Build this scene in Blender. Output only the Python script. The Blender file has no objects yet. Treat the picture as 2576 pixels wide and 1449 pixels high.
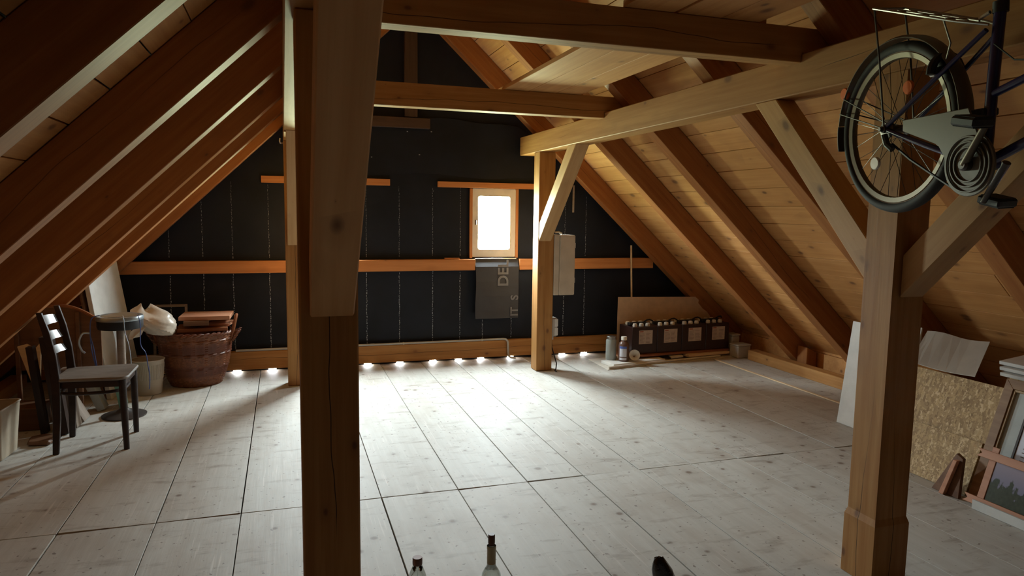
import bpy, bmesh, math, random
from mathutils import Vector, Matrix

SC = bpy.context.scene
COL = SC.collection
random.seed(11)
V = Vector

# ------------------------------------------------------------------ camera
cam_d = bpy.data.cameras.new('camera')
cam_d.sensor_width = 36.0
cam_d.lens = 1767.0 / 2576.0 * 36.0
cam_d.clip_start = 0.02
cam = bpy.data.objects.new('camera', cam_d)
COL.objects.link(cam)
RX = V((0.951, -0.308, 0.014)).normalized()          # camera right, in world axes
FW = V((0.308, 0.945, -0.108))                        # camera forward
FW = (FW - RX * FW.dot(RX)).normalized()
UP = RX.cross(FW).normalized()
cam.matrix_world = Matrix(((RX.x, UP.x, -FW.x, 0.0), (RX.y, UP.y, -FW.y, 0.0),
                           (RX.z, UP.z, -FW.z, 1.55), (0, 0, 0, 1)))
SC.camera = cam

# ------------------------------------------------------------------ colour management
vs = SC.view_settings
SC.display_settings.display_device = 'sRGB'
vs.view_transform = 'Standard'
vs.look = 'None'
vs.exposure = 0.0
vs.gamma = 1.0
vs.use_curve_mapping = False

# ------------------------------------------------------------------ daylight (overcast sky above, meadow below the horizon)
SKY = 250.0
wd = bpy.data.worlds.new('overcast_day')
SC.world = wd
wd.use_nodes = True
nt = wd.node_tree
nt.nodes.clear()
w_out = nt.nodes.new('ShaderNodeOutputWorld')
w_bg = nt.nodes.new('ShaderNodeBackground')
w_bg.inputs['Strength'].default_value = SKY
w_tc = nt.nodes.new('ShaderNodeTexCoord')
w_sep = nt.nodes.new('ShaderNodeSeparateXYZ')
w_ramp = nt.nodes.new('ShaderNodeValToRGB')
w_map = nt.nodes.new('ShaderNodeMapRange')
w_map.inputs['From Min'].default_value = -1.0
nt.links.new(w_tc.outputs['Generated'], w_sep.inputs[0])
nt.links.new(w_sep.outputs['Z'], w_map.inputs['Value'])
nt.links.new(w_map.outputs[0], w_ramp.inputs['Fac'])
el = w_ramp.color_ramp.elements
el[0].position = 0.0; el[0].color = (0.30, 0.34, 0.19, 1)
el[1].position = 1.0; el[1].color = (0.95, 1.03, 1.10, 1)
e = el.new(0.47); e.color = (0.40, 0.44, 0.29, 1)
e = el.new(0.52); e.color = (0.92, 0.97, 1.0, 1)
nt.links.new(w_ramp.outputs[0], w_bg.inputs['Color'])
nt.links.new(w_bg.outputs[0], w_out.inputs['Surface'])

WIN = [(2.083, 1.43), (0.437, 1.43)]           # window centres x, z on the gable
GLW, GLH = 0.344, 0.55                          # glass size
YG = 7.05                                       # inner face of the gable wall
for i, (wx, wz) in enumerate(WIN):
    ld = bpy.data.lights.new('window_portal', 'AREA')
    ld.shape = 'RECTANGLE'; ld.size = GLW; ld.size_y = GLH
    ld.cycles.is_portal = True
    lo = bpy.data.objects.new('window_portal', ld)
    lo.location = (wx, YG - 0.024, wz)
    lo.rotation_euler = (-math.pi / 2, 0, 0)    # faces into the attic
    COL.objects.link(lo)

SC.cycles.max_bounces = 14
SC.cycles.diffuse_bounces = 9
SC.cycles.glossy_bounces = 4
SC.cycles.transparent_max_bounces = 12
SC.cycles.sample_clamp_indirect = 12.0

# ================================================================== materials
MATS = {}

def newmat(name):
    m = bpy.data.materials.new(name)
    m.use_nodes = True
    n = m.node_tree
    n.nodes.clear()
    out = n.nodes.new('ShaderNodeOutputMaterial')
    b = n.nodes.new('ShaderNodeBsdfPrincipled')
    n.links.new(b.outputs[0], out.inputs['Surface'])
    MATS[name] = m
    return m, n, b

def nd(n, t, **kw):
    x = n.nodes.new(t)
    for k, v in kw.items():
        setattr(x, k, v)
    return x

def mathn(n, op, a, b=None):
    x = nd(n, 'ShaderNodeMath', operation=op)
    for i, v in enumerate((a, b)):
        if v is None:
            continue
        if isinstance(v, (int, float)):
            x.inputs[i].default_value = v
        else:
            n.links.new(v, x.inputs[i])
    return x.outputs[0]

def mixc(n, fac, a, b, mode='MIX'):
    x = nd(n, 'ShaderNodeMix', data_type='RGBA', blend_type=mode)
    if isinstance(fac, (int, float)):
        x.inputs[0].default_value = fac
    else:
        n.links.new(fac, x.inputs[0])
    for i, v in ((6, a), (7, b)):
        if isinstance(v, (tuple, list)):
            x.inputs[i].default_value = tuple(v) + ((1.0,) if len(v) == 3 else ())
        else:
            n.links.new(v, x.inputs[i])
    return x.outputs[2]

def noise(n, vec, scale, detail=3.0, rough=0.55):
    x = nd(n, 'ShaderNodeTexNoise')
    x.inputs['Scale'].default_value = scale
    x.inputs['Detail'].default_value = detail
    x.inputs['Roughness'].default_value = rough
    n.links.new(vec, x.inputs['Vector'])
    return x.outputs[0]

def mrange(n, v, a, b, c=0.0, d=1.0):
    x = nd(n, 'ShaderNodeMapRange')
    n.links.new(v, x.inputs['Value'])
    for k, val in (('From Min', a), ('From Max', b), ('To Min', c), ('To Max', d)):
        if isinstance(val, (int, float)):
            x.inputs[k].default_value = val
        else:
            n.links.new(val, x.inputs[k])
    return x.outputs[0]

def objvec(n, scale=(1, 1, 1)):
    tc = nd(n, 'ShaderNodeTexCoord')
    oi = nd(n, 'ShaderNodeObjectInfo')
    mul = nd(n, 'ShaderNodeVectorMath', operation='SCALE')
    mul.inputs[0].default_value = (17.3, 9.7, 13.1)
    n.links.new(oi.outputs['Random'], mul.inputs['Scale'])
    add = nd(n, 'ShaderNodeVectorMath', operation='ADD')
    n.links.new(tc.outputs['Object'], add.inputs[0])
    n.links.new(mul.outputs[0], add.inputs[1])
    return add.outputs[0], oi.outputs['Random'], tc.outputs['Object']

def vscale(n, v, s):
    m = nd(n, 'ShaderNodeVectorMath', operation='MULTIPLY')
    n.links.new(v, m.inputs[0])
    m.inputs[1].default_value = s
    return m.outputs[0]

def setspec(b, v):
    if 'Specular IOR Level' in b.inputs:
        b.inputs['Specular IOR Level'].default_value = v

def wood(name, light, dark, knot=(0.16, 0.07, 0.03), rough=0.6, spec=0.3, knots=1.0, crack=0.0,
         var=0.18, bump=0.15, blotch=None, kscale=(5.0, 9.0, 9.0), fine=0.35, scuff=False, gate=(0.50, 0.60)):
    m, n, b = newmat(name)
    v, rnd, obj = objvec(n)
    g1 = noise(n, vscale(n, v, (1.2, 26, 26)), 1.0, 4.0, 0.6)
    g2 = noise(n, vscale(n, v, (3.0, 120, 120)), 1.0, 2.0, 0.5)
    c = mixc(n, mrange(n, g1, 0.35, 0.7), light, dark)
    c = mixc(n, mrange(n, g2, 0.5, 0.75, 0.0, fine), c, dark)
    # piece-to-piece variation
    c = mixc(n, mrange(n, rnd, 0.0, 1.0, 0.0, var), c, tuple(x * 0.72 for x in dark))
    if blotch:
        bl = noise(n, vscale(n, v, (1.6, 3.2, 3.2)), 1.0, 5.0, 0.65)
        c = mixc(n, mrange(n, bl, 0.48, 0.72, 0.0, 0.75), c, blotch)
    if knots > 0:
        vo = nd(n, 'ShaderNodeTexVoronoi', feature='F1')
        vo.inputs['Scale'].default_value = 1.0
        n.links.new(vscale(n, v, kscale), vo.inputs['Vector'])
        sepc = nd(n, 'ShaderNodeSeparateColor')
        n.links.new(vo.outputs['Color'], sepc.inputs[0])
        thr = mathn(n, 'MULTIPLY', mrange(n, sepc.outputs[0], 0.30, 1.0, 0.02, 0.24), knots)
        inner = mathn(n, 'MULTIPLY', thr, 0.45)
        kf = mrange(n, vo.outputs['Distance'], inner, thr, 0.85, 0.0)
        halo = mrange(n, vo.outputs['Distance'], thr, mathn(n, 'MULTIPLY', thr, 2.6), 0.35, 0.0)
        c = mixc(n, halo, c, tuple(0.6 * d + 0.4 * k for d, k in zip(dark, knot)))
        c = mixc(n, kf, c, knot)
    if scuff:
        sc1 = noise(n, vscale(n, v, (15, 4.0, 1.0)), 1.0, 4.0, 0.6)
        c = mixc(n, mrange(n, sc1, 0.56, 0.72, 0.0, 0.6), c, (0.26, 0.21, 0.17))
        sc2 = noise(n, vscale(n, v, (3.0, 70, 1.0)), 1.0, 2.0, 0.5)
        gate2 = mrange(n, noise(n, vscale(n, v, (1.3, 2.2, 1.0)), 1.0, 2.0), 0.48, 0.62)
        c = mixc(n, mathn(n, 'MULTIPLY', mrange(n, sc2, 0.60, 0.72, 0.0, 0.7), gate2), c, (0.68, 0.65, 0.60))
        sp = noise(n, vscale(n, v, (38, 38, 1.0)), 1.0, 2.0, 0.5)
        c = mixc(n, mrange(n, sp, 0.67, 0.73, 0.0, 0.75), c, (0.15, 0.11, 0.085))
    if crack > 0:
        sx = nd(n, 'ShaderNodeSeparateXYZ')
        n.links.new(obj, sx.inputs[0])
        wob = noise(n, vscale(n, v, (0.8, 0.0, 0.0)), 1.0, 4.0, 0.45)
        off = mrange(n, wob, 0.3, 0.7, -0.035, 0.035)
        dy = mathn(n, 'ABSOLUTE', mathn(n, 'SUBTRACT', sx.outputs['Y'], off))
        dz = mathn(n, 'ABSOLUTE', mathn(n, 'SUBTRACT', sx.outputs['Z'], off))
        dd = mathn(n, 'MINIMUM', dy, dz)
        gate_ = mrange(n, noise(n, vscale(n, v, (1.1, 0.3, 0.3)), 1.0, 1.0), gate[0], gate[1])
        cf = mathn(n, 'MULTIPLY', mrange(n, dd, 0.0005, 0.0022, 1.0, 0.0), gate_)
        c = mixc(n, mathn(n, 'MULTIPLY', cf, crack), c, (0.03, 0.014, 0.006))
    n.links.new(c, b.inputs['Base Color'])
    b.inputs['Roughness'].default_value = rough
    setspec(b, spec)
    bp = nd(n, 'ShaderNodeBump')
    bp.inputs['Strength'].default_value = bump
    bp.inputs['Distance'].default_value = 0.004
    n.links.new(g1, bp.inputs['Height'])
    n.links.new(bp.outputs[0], b.inputs['Normal'])
    return m

def plain(name, col, rough=0.5, metal=0.0, spec=0.4, var=0.12, scale=9.0, col2=None, bump=0.0, alpha=None):
    m, n, b = newmat(name)
    v, rnd, obj = objvec(n)
    nz = noise(n, v, scale, 4.0)
    c2 = col2 if col2 else tuple(x * (1 - var) for x in col)
    c = mixc(n, mrange(n, nz, 0.38, 0.66), col, c2)
    n.links.new(c, b.inputs['Base Color'])
    b.inputs['Roughness'].default_value = rough
    b.inputs['Metallic'].default_value = metal
    setspec(b, spec)
    if bump:
        bp = nd(n, 'ShaderNodeBump')
        bp.inputs['Strength'].default_value = bump
        bp.inputs['Distance'].default_value = 0.01
        n.links.new(nz, bp.inputs['Height'])
        n.links.new(bp.outputs[0], b.inputs['Normal'])
    return m

SPR_L, SPR_D = (0.47, 0.25, 0.083), (0.35, 0.155, 0.042)
wood('beam', SPR_L, SPR_D, crack=1.0)
wood('cracked_beam', SPR_L, SPR_D, crack=1.0, gate=(0.36, 0.42))
wood('rafter', (0.40, 0.165, 0.048), (0.29, 0.103, 0.026), crack=0.8, knots=0.9)
wood('sheathing', (0.62, 0.325, 0.115), (0.50, 0.23, 0.07), knots=1.2, var=0.3)
wood('brace', (0.57, 0.345, 0.15), (0.47, 0.26, 0.10), knots=1.1)
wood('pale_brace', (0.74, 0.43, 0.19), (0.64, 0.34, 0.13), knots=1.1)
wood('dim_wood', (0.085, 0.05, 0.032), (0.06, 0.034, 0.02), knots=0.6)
wood('batten', (0.58, 0.25, 0.085), (0.45, 0.17, 0.05), knots=0.7)
wood('floorboard', (0.565, 0.555, 0.51), (0.50, 0.485, 0.44), knot=(0.17, 0.115, 0.08), rough=0.62, spec=0.3,
     knots=0.9, var=0.2, bump=0.3, blotch=(0.42, 0.375, 0.32), kscale=(7.5, 7.5, 7.5), fine=0.15, scuff=True)
wood('dark_wood', (0.036, 0.018, 0.012), (0.020, 0.010, 0.007), knots=0, rough=0.42, spec=0.35)
wood('gloss_wood', (0.05, 0.03, 0.022), (0.03, 0.018, 0.013), knots=0, rough=0.28, spec=1.0, bump=0.02)
wood('red_wood', (0.34, 0.13, 0.055), (0.22, 0.075, 0.03), knots=0, rough=0.45)
wood('brown_wood', (0.20, 0.10, 0.05), (0.13, 0.06, 0.03), knots=0, rough=0.5)
wood('frame_wood', (0.30, 0.17, 0.08), (0.20, 0.10, 0.04), knots=0, rough=0.45)
wood('pink_wood', (0.55, 0.28, 0.17), (0.44, 0.20, 0.11), knots=0.4, rough=0.5)
wood('grey_wood', (0.33, 0.27, 0.22), (0.22, 0.17, 0.13), knots=0.6)
wood('seat_wood', (0.20, 0.17, 0.14), (0.12, 0.10, 0.085), knots=0, rough=0.5, blotch=(0.30, 0.27, 0.24))
wood('lath', (0.80, 0.64, 0.42), (0.66, 0.48, 0.28), knots=0.4)
plain('dark_gap', (0.02, 0.014, 0.01), 0.9)
plain('membrane', (0.010, 0.013, 0.021), 0.62, spec=0.25, scale=2.5, col2=(0.006, 0.0075, 0.012), bump=0.25)
plain('membrane_flap', (0.050, 0.050, 0.054), 0.7, spec=0.3, scale=6)
plain('print_grey', (0.16, 0.16, 0.165), 0.7)
plain('glimmer_and_staple', (0.33, 0.37, 0.40), 0.6, scale=60)  # pale grey of the staples and of daylight painted along cladding joints
plain('white_paint', (0.74, 0.70, 0.62), 0.45, spec=0.4)
plain('white_board', (0.74, 0.74, 0.70), 0.5)
plain('grey_plastic', (0.55, 0.53, 0.49), 0.45)
plain('box_grey', (0.62, 0.55, 0.44), 0.5)
plain('cardboard', (0.62, 0.44, 0.29), 0.8, scale=14)
plain('sheet_grey', (0.46, 0.43, 0.37), 0.7, scale=5)
plain('battery_brown', (0.032, 0.011, 0.008), 0.38, spec=0.5, scale=20)
plain('label_paper', (0.60, 0.50, 0.42), 0.7, scale=30)
plain('label_ink', (0.22, 0.17, 0.15), 0.7)
plain('label_red', (0.42, 0.12, 0.08), 0.7)
plain('label_blue', (0.10, 0.16, 0.50), 0.6)
plain('label_white', (0.70, 0.72, 0.80), 0.6)
plain('cap_white', (0.75, 0.71, 0.62), 0.4)
plain('black_plastic', (0.018, 0.018, 0.020), 0.5)
plain('rubber', (0.024, 0.023, 0.022), 0.75, scale=30)
plain('tyre_wall', (0.20, 0.12, 0.065), 0.75, scale=30)
plain('alloy', (0.62, 0.60, 0.55), 0.32, metal=1.0)
plain('dull_alloy', (0.16, 0.135, 0.10), 0.42, metal=0.7)
plain('steel', (0.33, 0.32, 0.30), 0.4, metal=1.0)
plain('dark_steel', (0.10, 0.09, 0.085), 0.4, metal=0.8)
plain('bike_blue', (0.020, 0.018, 0.085), 0.22, spec=0.6)
plain('guard_grey', (0.135, 0.115, 0.085), 0.35, spec=0.5)
plain('amber', (0.75, 0.16, 0.03), 0.25, spec=0.6)
plain('reflector_clear', (0.80, 0.78, 0.74), 0.15, spec=0.8)
plain('conduit_grey', (0.50, 0.50, 0.49), 0.5)
plain('foam_white', (0.80, 0.79, 0.74), 0.7)
plain('paper_white', (0.68, 0.63, 0.54), 0.7)
plain('bin_plastic', (0.50, 0.44, 0.35), 0.45, scale=4)
plain('pale_tin', (0.52, 0.45, 0.34), 0.45, scale=6, col2=(0.40, 0.33, 0.24))
plain('blue_cord', (0.07, 0.12, 0.34), 0.5)
plain('pale_cord', (0.45, 0.55, 0.66), 0.5)
plain('glass_green', (0.13, 0.30, 0.22), 0.2, spec=0.6)
plain('pale_panel', (0.36, 0.38, 0.35), 0.35)
plain('bag', (0.66, 0.58, 0.48), 0.35, spec=0.5, scale=7, bump=0.3)
plain('cork', (0.10, 0.035, 0.022), 0.5, scale=30)
plain('foil', (0.34, 0.27, 0.16), 0.4, metal=0.3, scale=25)
plain('metal_cap', (0.17, 0.10, 0.085), 0.4, metal=0.4, scale=30)
plain('brown_liquid', (0.16, 0.09, 0.07), 0.25)
plain('gold', (0.40, 0.26, 0.12), 0.4, scale=30)
plain('mat_board', (0.50, 0.54, 0.52), 0.8)
plain('white_sheet', (0.60, 0.60, 0.57), 0.6)
plain('stool_metal', (0.40, 0.45, 0.48), 0.3, metal=0.7)
plain('charcoal_wood', (0.016, 0.008, 0.006), 0.25, spec=0.7, scale=30, bump=0.5)

def osb_mat():
    m, n, b = newmat('osb')
    v, rnd, obj = objvec(n)
    cols = None
    for i, (s, rot) in enumerate((((62, 2, 15), 0.5), ((20, 2, 66), 0.35), ((54, 2, 17), -0.75), ((70, 2, 22), 1.3))):
        mp = nd(n, 'ShaderNodeMapping')
        mp.inputs['Rotation'].default_value = (0, rot, 0)
        mp.inputs['Scale'].default_value = s
        n.links.new(v, mp.inputs['Vector'])
        vo = nd(n, 'ShaderNodeTexVoronoi', feature='F1')
        vo.inputs['Scale'].default_value = 1.0
        n.links.new(mp.outputs[0], vo.inputs['Vector'])
        sc = nd(n, 'ShaderNodeSeparateColor')
        n.links.new(vo.outputs['Color'], sc.inputs[0])
        c = mixc(n, sc.outputs[0], (0.52, 0.36, 0.17), (0.26, 0.16, 0.07))
        c = mixc(n, mrange(n, sc.outputs[1], 0.8, 0.9), c, (0.64, 0.48, 0.27))
        cols = c if cols is None else mixc(n, mrange(n, noise(n, v, 30 + 9 * i, 2), 0.48, 0.52), cols, c)
    n.links.new(cols, b.inputs['Base Color'])
    b.inputs['Roughness'].default_value = 0.65
    setspec(b, 0.3)
osb_mat()

def wicker_mat():
    m, n, b = newmat('wicker')
    v, rnd, obj = objvec(n)
    sx = nd(n, 'ShaderNodeSeparateXYZ')
    n.links.new(obj, sx.inputs[0])
    band = mathn(n, 'SINE', mathn(n, 'MULTIPLY', sx.outputs['Z'], 34.0))
    c = mixc(n, mrange(n, band, -0.4, 0.4), (0.15, 0.042, 0.018), (0.25, 0.088, 0.034))
    c = mixc(n, mrange(n, noise(n, v, 60, 2), 0.35, 0.65, 0.0, 0.6), c, (0.10, 0.03, 0.014))
    n.links.new(c, b.inputs['Base Color'])
    b.inputs['Roughness'].default_value = 0.5
wicker_mat()

def bottle_glass():
    m, n, b = newmat('bottle_glass')
    b.inputs['Base Color'].default_value = (0.80, 0.90, 0.86, 1)
    b.inputs['Roughness'].default_value = 0.03
    b.inputs['IOR'].default_value = 1.45
    b.inputs['Transmission Weight'].default_value = 1.0
bottle_glass()

def window_glass():
    m = bpy.data.materials.new('window_glass')
    m.use_nodes = True
    n = m.node_tree
    n.nodes.clear()
    out = n.nodes.new('ShaderNodeOutputMaterial')
    tr = n.nodes.new('ShaderNodeBsdfTransparent')
    tr.inputs[0].default_value = (0.95, 0.98, 0.97, 1)
    gl = n.nodes.new('ShaderNodeBsdfGlossy')
    gl.inputs['Roughness'].default_value = 0.03
    mx = n.nodes.new('ShaderNodeMixShader')
    mx.inputs[0].default_value = 0.05
    n.links.new(tr.outputs[0], mx.inputs[1])
    n.links.new(gl.outputs[0], mx.inputs[2])
    n.links.new(mx.outputs[0], out.inputs['Surface'])
    MATS['window_glass'] = m
window_glass()

def picture_mat():
    # printed landscape: pale evening sky over dark trees (flat print on its board)
    m, n, b = newmat('landscape_print')
    tc = nd(n, 'ShaderNodeTexCoord')
    sx = nd(n, 'ShaderNodeSeparateXYZ')
    n.links.new(tc.outputs['Object'], sx.inputs[0])
    nz = noise(n, vscale(n, tc.outputs['Object'], (1, 0, 0.4)), 16, 5)
    hz = mathn(n, 'ADD', sx.outputs['Z'], mrange(n, nz, 0.3, 0.7, -0.055, 0.055))
    sky = mixc(n, mrange(n, sx.outputs['Z'], 0.13, 0.27), (0.16, 0.17, 0.26), (0.30, 0.26, 0.32))
    tre = mixc(n, noise(n, tc.outputs['Object'], 70, 4), (0.012, 0.020, 0.014), (0.05, 0.075, 0.05))
    c = mixc(n, mrange(n, hz, 0.150, 0.160), tre, sky)
    n.links.new(c, b.inputs['Base Color'])
    b.inputs['Roughness'].default_value = 0.25
picture_mat()

# ================================================================== geometry helpers
def obj(name, bm, mat, parent=None, M=None, smooth=False):
    me = bpy.data.meshes.new(name)
    bmesh.ops.recalc_face_normals(bm, faces=bm.faces[:])
    if smooth:
        for f in bm.faces:
            f.smooth = True
    bm.to_mesh(me)
    bm.free()
    if smooth and hasattr(me, 'set_sharp_from_angle'):
        me.set_sharp_from_angle(angle=math.radians(38))
    return link(name, me, mat, parent, M)

def link(name, me, mat, parent=None, M=None):
    if mat is not None and len(me.materials) == 0:
        me.materials.append(MATS[mat])
    o = bpy.data.objects.new(name, me)
    COL.objects.link(o)
    if parent is not None:
        o.parent = parent
    if M is not None:
        o.matrix_local = M
    return o

def tag(o, label, cat, group=None):
    o['label'] = label
    o['category'] = cat
    if group:
        o['group'] = group
    return o

def struct(o):
    o['kind'] = 'structure'
    return o

def thing(name, label, cat, loc=(0, 0, 0), rotz=0.0, group=None, M=None):
    o = bpy.data.objects.new(name, None)
    o.empty_display_size = 0.1
    COL.objects.link(o)
    if M is not None:
        o.matrix_local = M
    else:
        o.location = loc
        o.rotation_euler = (0, 0, rotz)
    return tag(o, label, cat, group)

def frame(origin, xd, zd):
    x = V(xd).normalized()
    z = V(zd)
    z = (z - x * z.dot(x)).normalized()
    y = z.cross(x)
    o = V(origin)
    return Matrix(((x.x, y.x, z.x, o.x), (x.y, y.y, z.y, o.y), (x.z, y.z, z.z, o.z), (0, 0, 0, 1)))

def prism_bm(pts, ext, M=None, bevel=0.0):
    bm = bmesh.new()
    inv = M.inverted() if M else Matrix()
    a = [bm.verts.new(inv @ V(p)) for p in pts]
    b = [bm.verts.new(inv @ (V(p) + V(ext))) for p in pts]
    n = len(pts)
    bm.faces.new(a)
    bm.faces.new(b[::-1])
    for i in range(n):
        bm.faces.new((a[i], a[(i + 1) % n], b[(i + 1) % n], b[i]))
    bmesh.ops.recalc_face_normals(bm, faces=bm.faces[:])
    if bevel > 0:
        bmesh.ops.bevel(bm, geom=bm.edges[:], offset=bevel, segments=1, affect='EDGES', clamp_overlap=True)
    return bm

def timber(name, pts, ext, mat, xd, zd=(0, 0, 1), bevel=0.004, parent=None):
    """Prism from a planar world polygon; local X runs along the grain, origin at the centre."""
    c = sum((V(p) for p in pts), V()) / len(pts) + V(ext) * 0.5
    M = frame(c, xd, zd)
    bm = prism_bm(pts, ext, M, bevel)
    return obj(name, bm, mat, parent, M)

def beam_box(name, x0, x1, y0, y1, z0, z1, mat, axis='y', bevel=0.004, parent=None):
    xd = {'x': (1, 0, 0), 'y': (0, 1, 0), 'z': (0, 0, 1)}[axis]
    zd = (0, 0, 1) if axis != 'z' else (0, -1, 0)
    return timber(name, [(x0, y0, z0), (x1, y0, z0), (x1, y0, z1), (x0, y0, z1)], (0, y1 - y0, 0), mat, xd, zd,
                  bevel, parent)

def add_box(bm, x0, x1, y0, y1, z0, z1, M=None):
    vs_ = [V((x, y, z)) for z in (z0, z1) for y in (y0, y1) for x in (x0, x1)]
    if M is not None:
        vs_ = [M @ v for v in vs_]
    vv = [bm.verts.new(v) for v in vs_]
    for q in ((0, 2, 3, 1), (4, 5, 7, 6), (0, 1, 5, 4), (2, 6, 7, 3), (0, 4, 6, 2), (1, 3, 7, 5)):
        bm.faces.new([vv[i] for i in q])
    return bm

def box_bm(x0, x1, y0, y1, z0, z1, bevel=0.0, seg=1, M=None):
    bm = add_box(bmesh.new(), x0, x1, y0, y1, z0, z1, M)
    if bevel > 0:
        bmesh.ops.recalc_face_normals(bm, faces=bm.faces[:])
        bmesh.ops.bevel(bm, geom=bm.edges[:], offset=bevel, segments=seg, affect='EDGES', clamp_overlap=True)
    return bm

def add_tube(bm, pts, r, seg=8, closed=False, caps=True, radii=None):
    pts = [V(p) for p in pts]
    n = len(pts)
    rings = []
    prev = None
    for i, p in enumerate(pts):
        if closed:
            t = pts[(i + 1) % n] - pts[i - 1]
        else:
            t = pts[min(i + 1, n - 1)] - pts[max(i - 1, 0)]
        t.normalize()
        if prev is None:
            a = V((0, 0, 1)) if abs(t.z) < 0.9 else V((1, 0, 0))
            u = t.cross(a).normalized()
        else:
            u = prev - t * prev.dot(t)
            u = u.normalized() if u.length > 1e-6 else t.orthogonal().normalized()
        prev = u
        w = t.cross(u)
        rr = radii[i] if radii else r
        rings.append([bm.verts.new(p + (u * math.cos(2 * math.pi * k / seg) + w * math.sin(2 * math.pi * k / seg)) * rr)
                      for k in range(seg)])
    for i in range(n if closed else n - 1):
        A, B = rings[i], rings[(i + 1) % n]
        for k in range(seg):
            bm.faces.new((A[k], A[(k + 1) % seg], B[(k + 1) % seg], B[k]))
    if caps and not closed:
        bm.faces.new(rings[0][::-1])
        bm.faces.new(rings[-1])
    return bm

def tube(pts, r, seg=8, closed=False, radii=None):
    return add_tube(bmesh.new(), pts, r, seg, closed, True, radii)

def add_lathe(bm, prof, seg=24, M=None, cap0=True, cap1=True):
    rings = []
    for r, z in prof:
        ring = []
        for k in range(seg):
            a = 2 * math.pi * k / seg
            p = V((r * math.cos(a), r * math.sin(a), z))
            ring.append(bm.verts.new(M @ p if M is not None else p))
        rings.append(ring)
    for A, B in zip(rings, rings[1:]):
        for k in range(seg):
            bm.faces.new((A[k], A[(k + 1) % seg], B[(k + 1) % seg], B[k]))
    if cap0:
        bm.faces.new(rings[0][::-1])
    if cap1:
        bm.faces.new(rings[-1])
    return bm

def lathe(prof, seg=24, M=None, cap0=True, cap1=True):
    return add_lathe(bmesh.new(), prof, seg, M, cap0, cap1)

def arc(c, r, a0, a1, n, plane='xy', rx=None):
    out = []
    for i in range(n):
        a = math.radians(a0 + (a1 - a0) * i / (n - 1))
        u, w = r * math.cos(a), (rx or r) * math.sin(a)
        if plane == 'xy':
            out.append(V((c[0] + u, c[1] + w, c[2])))
        elif plane == 'xz':
            out.append(V((c[0] + u, c[1], c[2] + w)))
        else:
            out.append(V((c[0], c[1] + u, c[2] + w)))
    return out

# ================================================================== the setting
KL, KR = 0.957, 0.92                       # roof pitches
def under(x):                              # underside of the rafters
    return min(2.292 + KL * x, 2.292 - KR * (x - 2.53))
XRID = 2.53 * KR / (KL + KR)
RD = 0.18                                  # rafter depth
OFL = RD * math.sqrt(1 + KL * KL)
OFR = RD * math.sqrt(1 + KR * KR)
XLE = -2.292 / KL                          # rafter underside meets the floor
XRE = 2.53 + 2.292 / KR
Y0, Y1 = -0.85, 7.05

# ---- floor: dark deck below, one plank per board
fl = struct(obj('floor', box_bm(-3.1, 5.7, Y0 - 0.1, YG + 0.12, -0.12, -0.027), 'dark_gap'))
seams = [-3.05, -2.66, -2.26, -1.86, -1.455, -1.052, -0.628, -0.235, 0.118, 0.475, 0.902, 1.312, 1.663, 2.032,
         2.395, 2.742, 3.095, 3.50, 3.93, 4.383, 4.76, 5.17, 5.6]
rows = [(Y0, 3.69), (3.69, 7.10)]
for ri, (ya, yb) in enumerate(rows):
    for i in range(len(seams) - 1):
        xa, xb = seams[i], seams[i + 1]
        g = random.uniform(0.0018, 0.0038)
        dz = random.uniform(-0.0022, 0.0012)
        w, L = xb - xa - 2 * g, yb - ya - 2 * random.uniform(0.0015, 0.007)
        M = frame(((xa + xb) / 2, (ya + yb) / 2, -0.0125 + dz), (0, 1, 0), (0, 0, 1))
        bm = box_bm(-L / 2, L / 2, -w / 2, w / 2, -0.0125, 0.0125, 0.0012)
        # boards are slightly cupped and worn: bend a few of their ends
        tw = random.uniform(-0.0018, 0.0018)
        for v in bm.verts:
            v.co.z += tw * (v.co.x / (L / 2)) * (1 if v.co.y > 0 else -1)
        obj('plank', bm, 'floorboard', fl, M)
# ---- gable wall with two window openings and slots at the foot between the cladding boards
GAPX = [-0.977, -0.447, -0.128, 0.78, 1.102, 1.446, 1.715, 1.957, 2.287, 2.883, 3.144]
def wall_mesh(y0, y1, holes, slots):
    xs = {-2.95, 5.6, XRID}
    for h in holes:
        xs |= {h[0], h[1]}
    for s in slots:
        xs |= {s - 0.036, s + 0.036}
    xs = sorted(xs)
    bm = bmesh.new()
    def top(x):
        off = OFL if x < XRID else OFR
        return max(0.05, under(x) + off - 0.004)
    for a, b in zip(xs, xs[1:]):
        mid = (a + b) / 2
        z = [-0.026]
        cuts = []
        for h in holes:
            if h[0] - 1e-6 <= mid <= h[1] + 1e-6:
                cuts.append((h[2], h[3]))
        for s in slots:
            if abs(mid - s) < 0.036:
                cuts.append((-0.03, 0.024))
        lo = -0.026
        segs = []
        for c in sorted(cuts):
            if c[0] > lo:
                segs.append((lo, c[0]))
            lo = c[1]
        for s0, s1 in segs:
            add_box(bm, a, b, y0, y1, s0, s1)
        pts = [(a, y0, lo), (b, y0, lo), (b, y0, top(b)), (a, y0, top(a))]
        if top(a) > lo and top(b) > lo:
            q = [bm.verts.new(p) for p in pts]
            q2 = [bm.verts.new((p[0], y1, p[2])) for p in pts]
            bm.faces.new(q); bm.faces.new(q2[::-1])
            for i in range(4):
                bm.faces.new((q[i], q[(i + 1) % 4], q2[(i + 1) % 4], q2[i]))
    return bm
HOLES = [(wx - 0.215, wx + 0.215, wz - 0.325, wz + 0.315) for wx, wz in WIN]
gable = struct(obj('wall_gable', wall_mesh(YG, YG + 0.05, HOLES, GAPX), 'membrane'))
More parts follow.
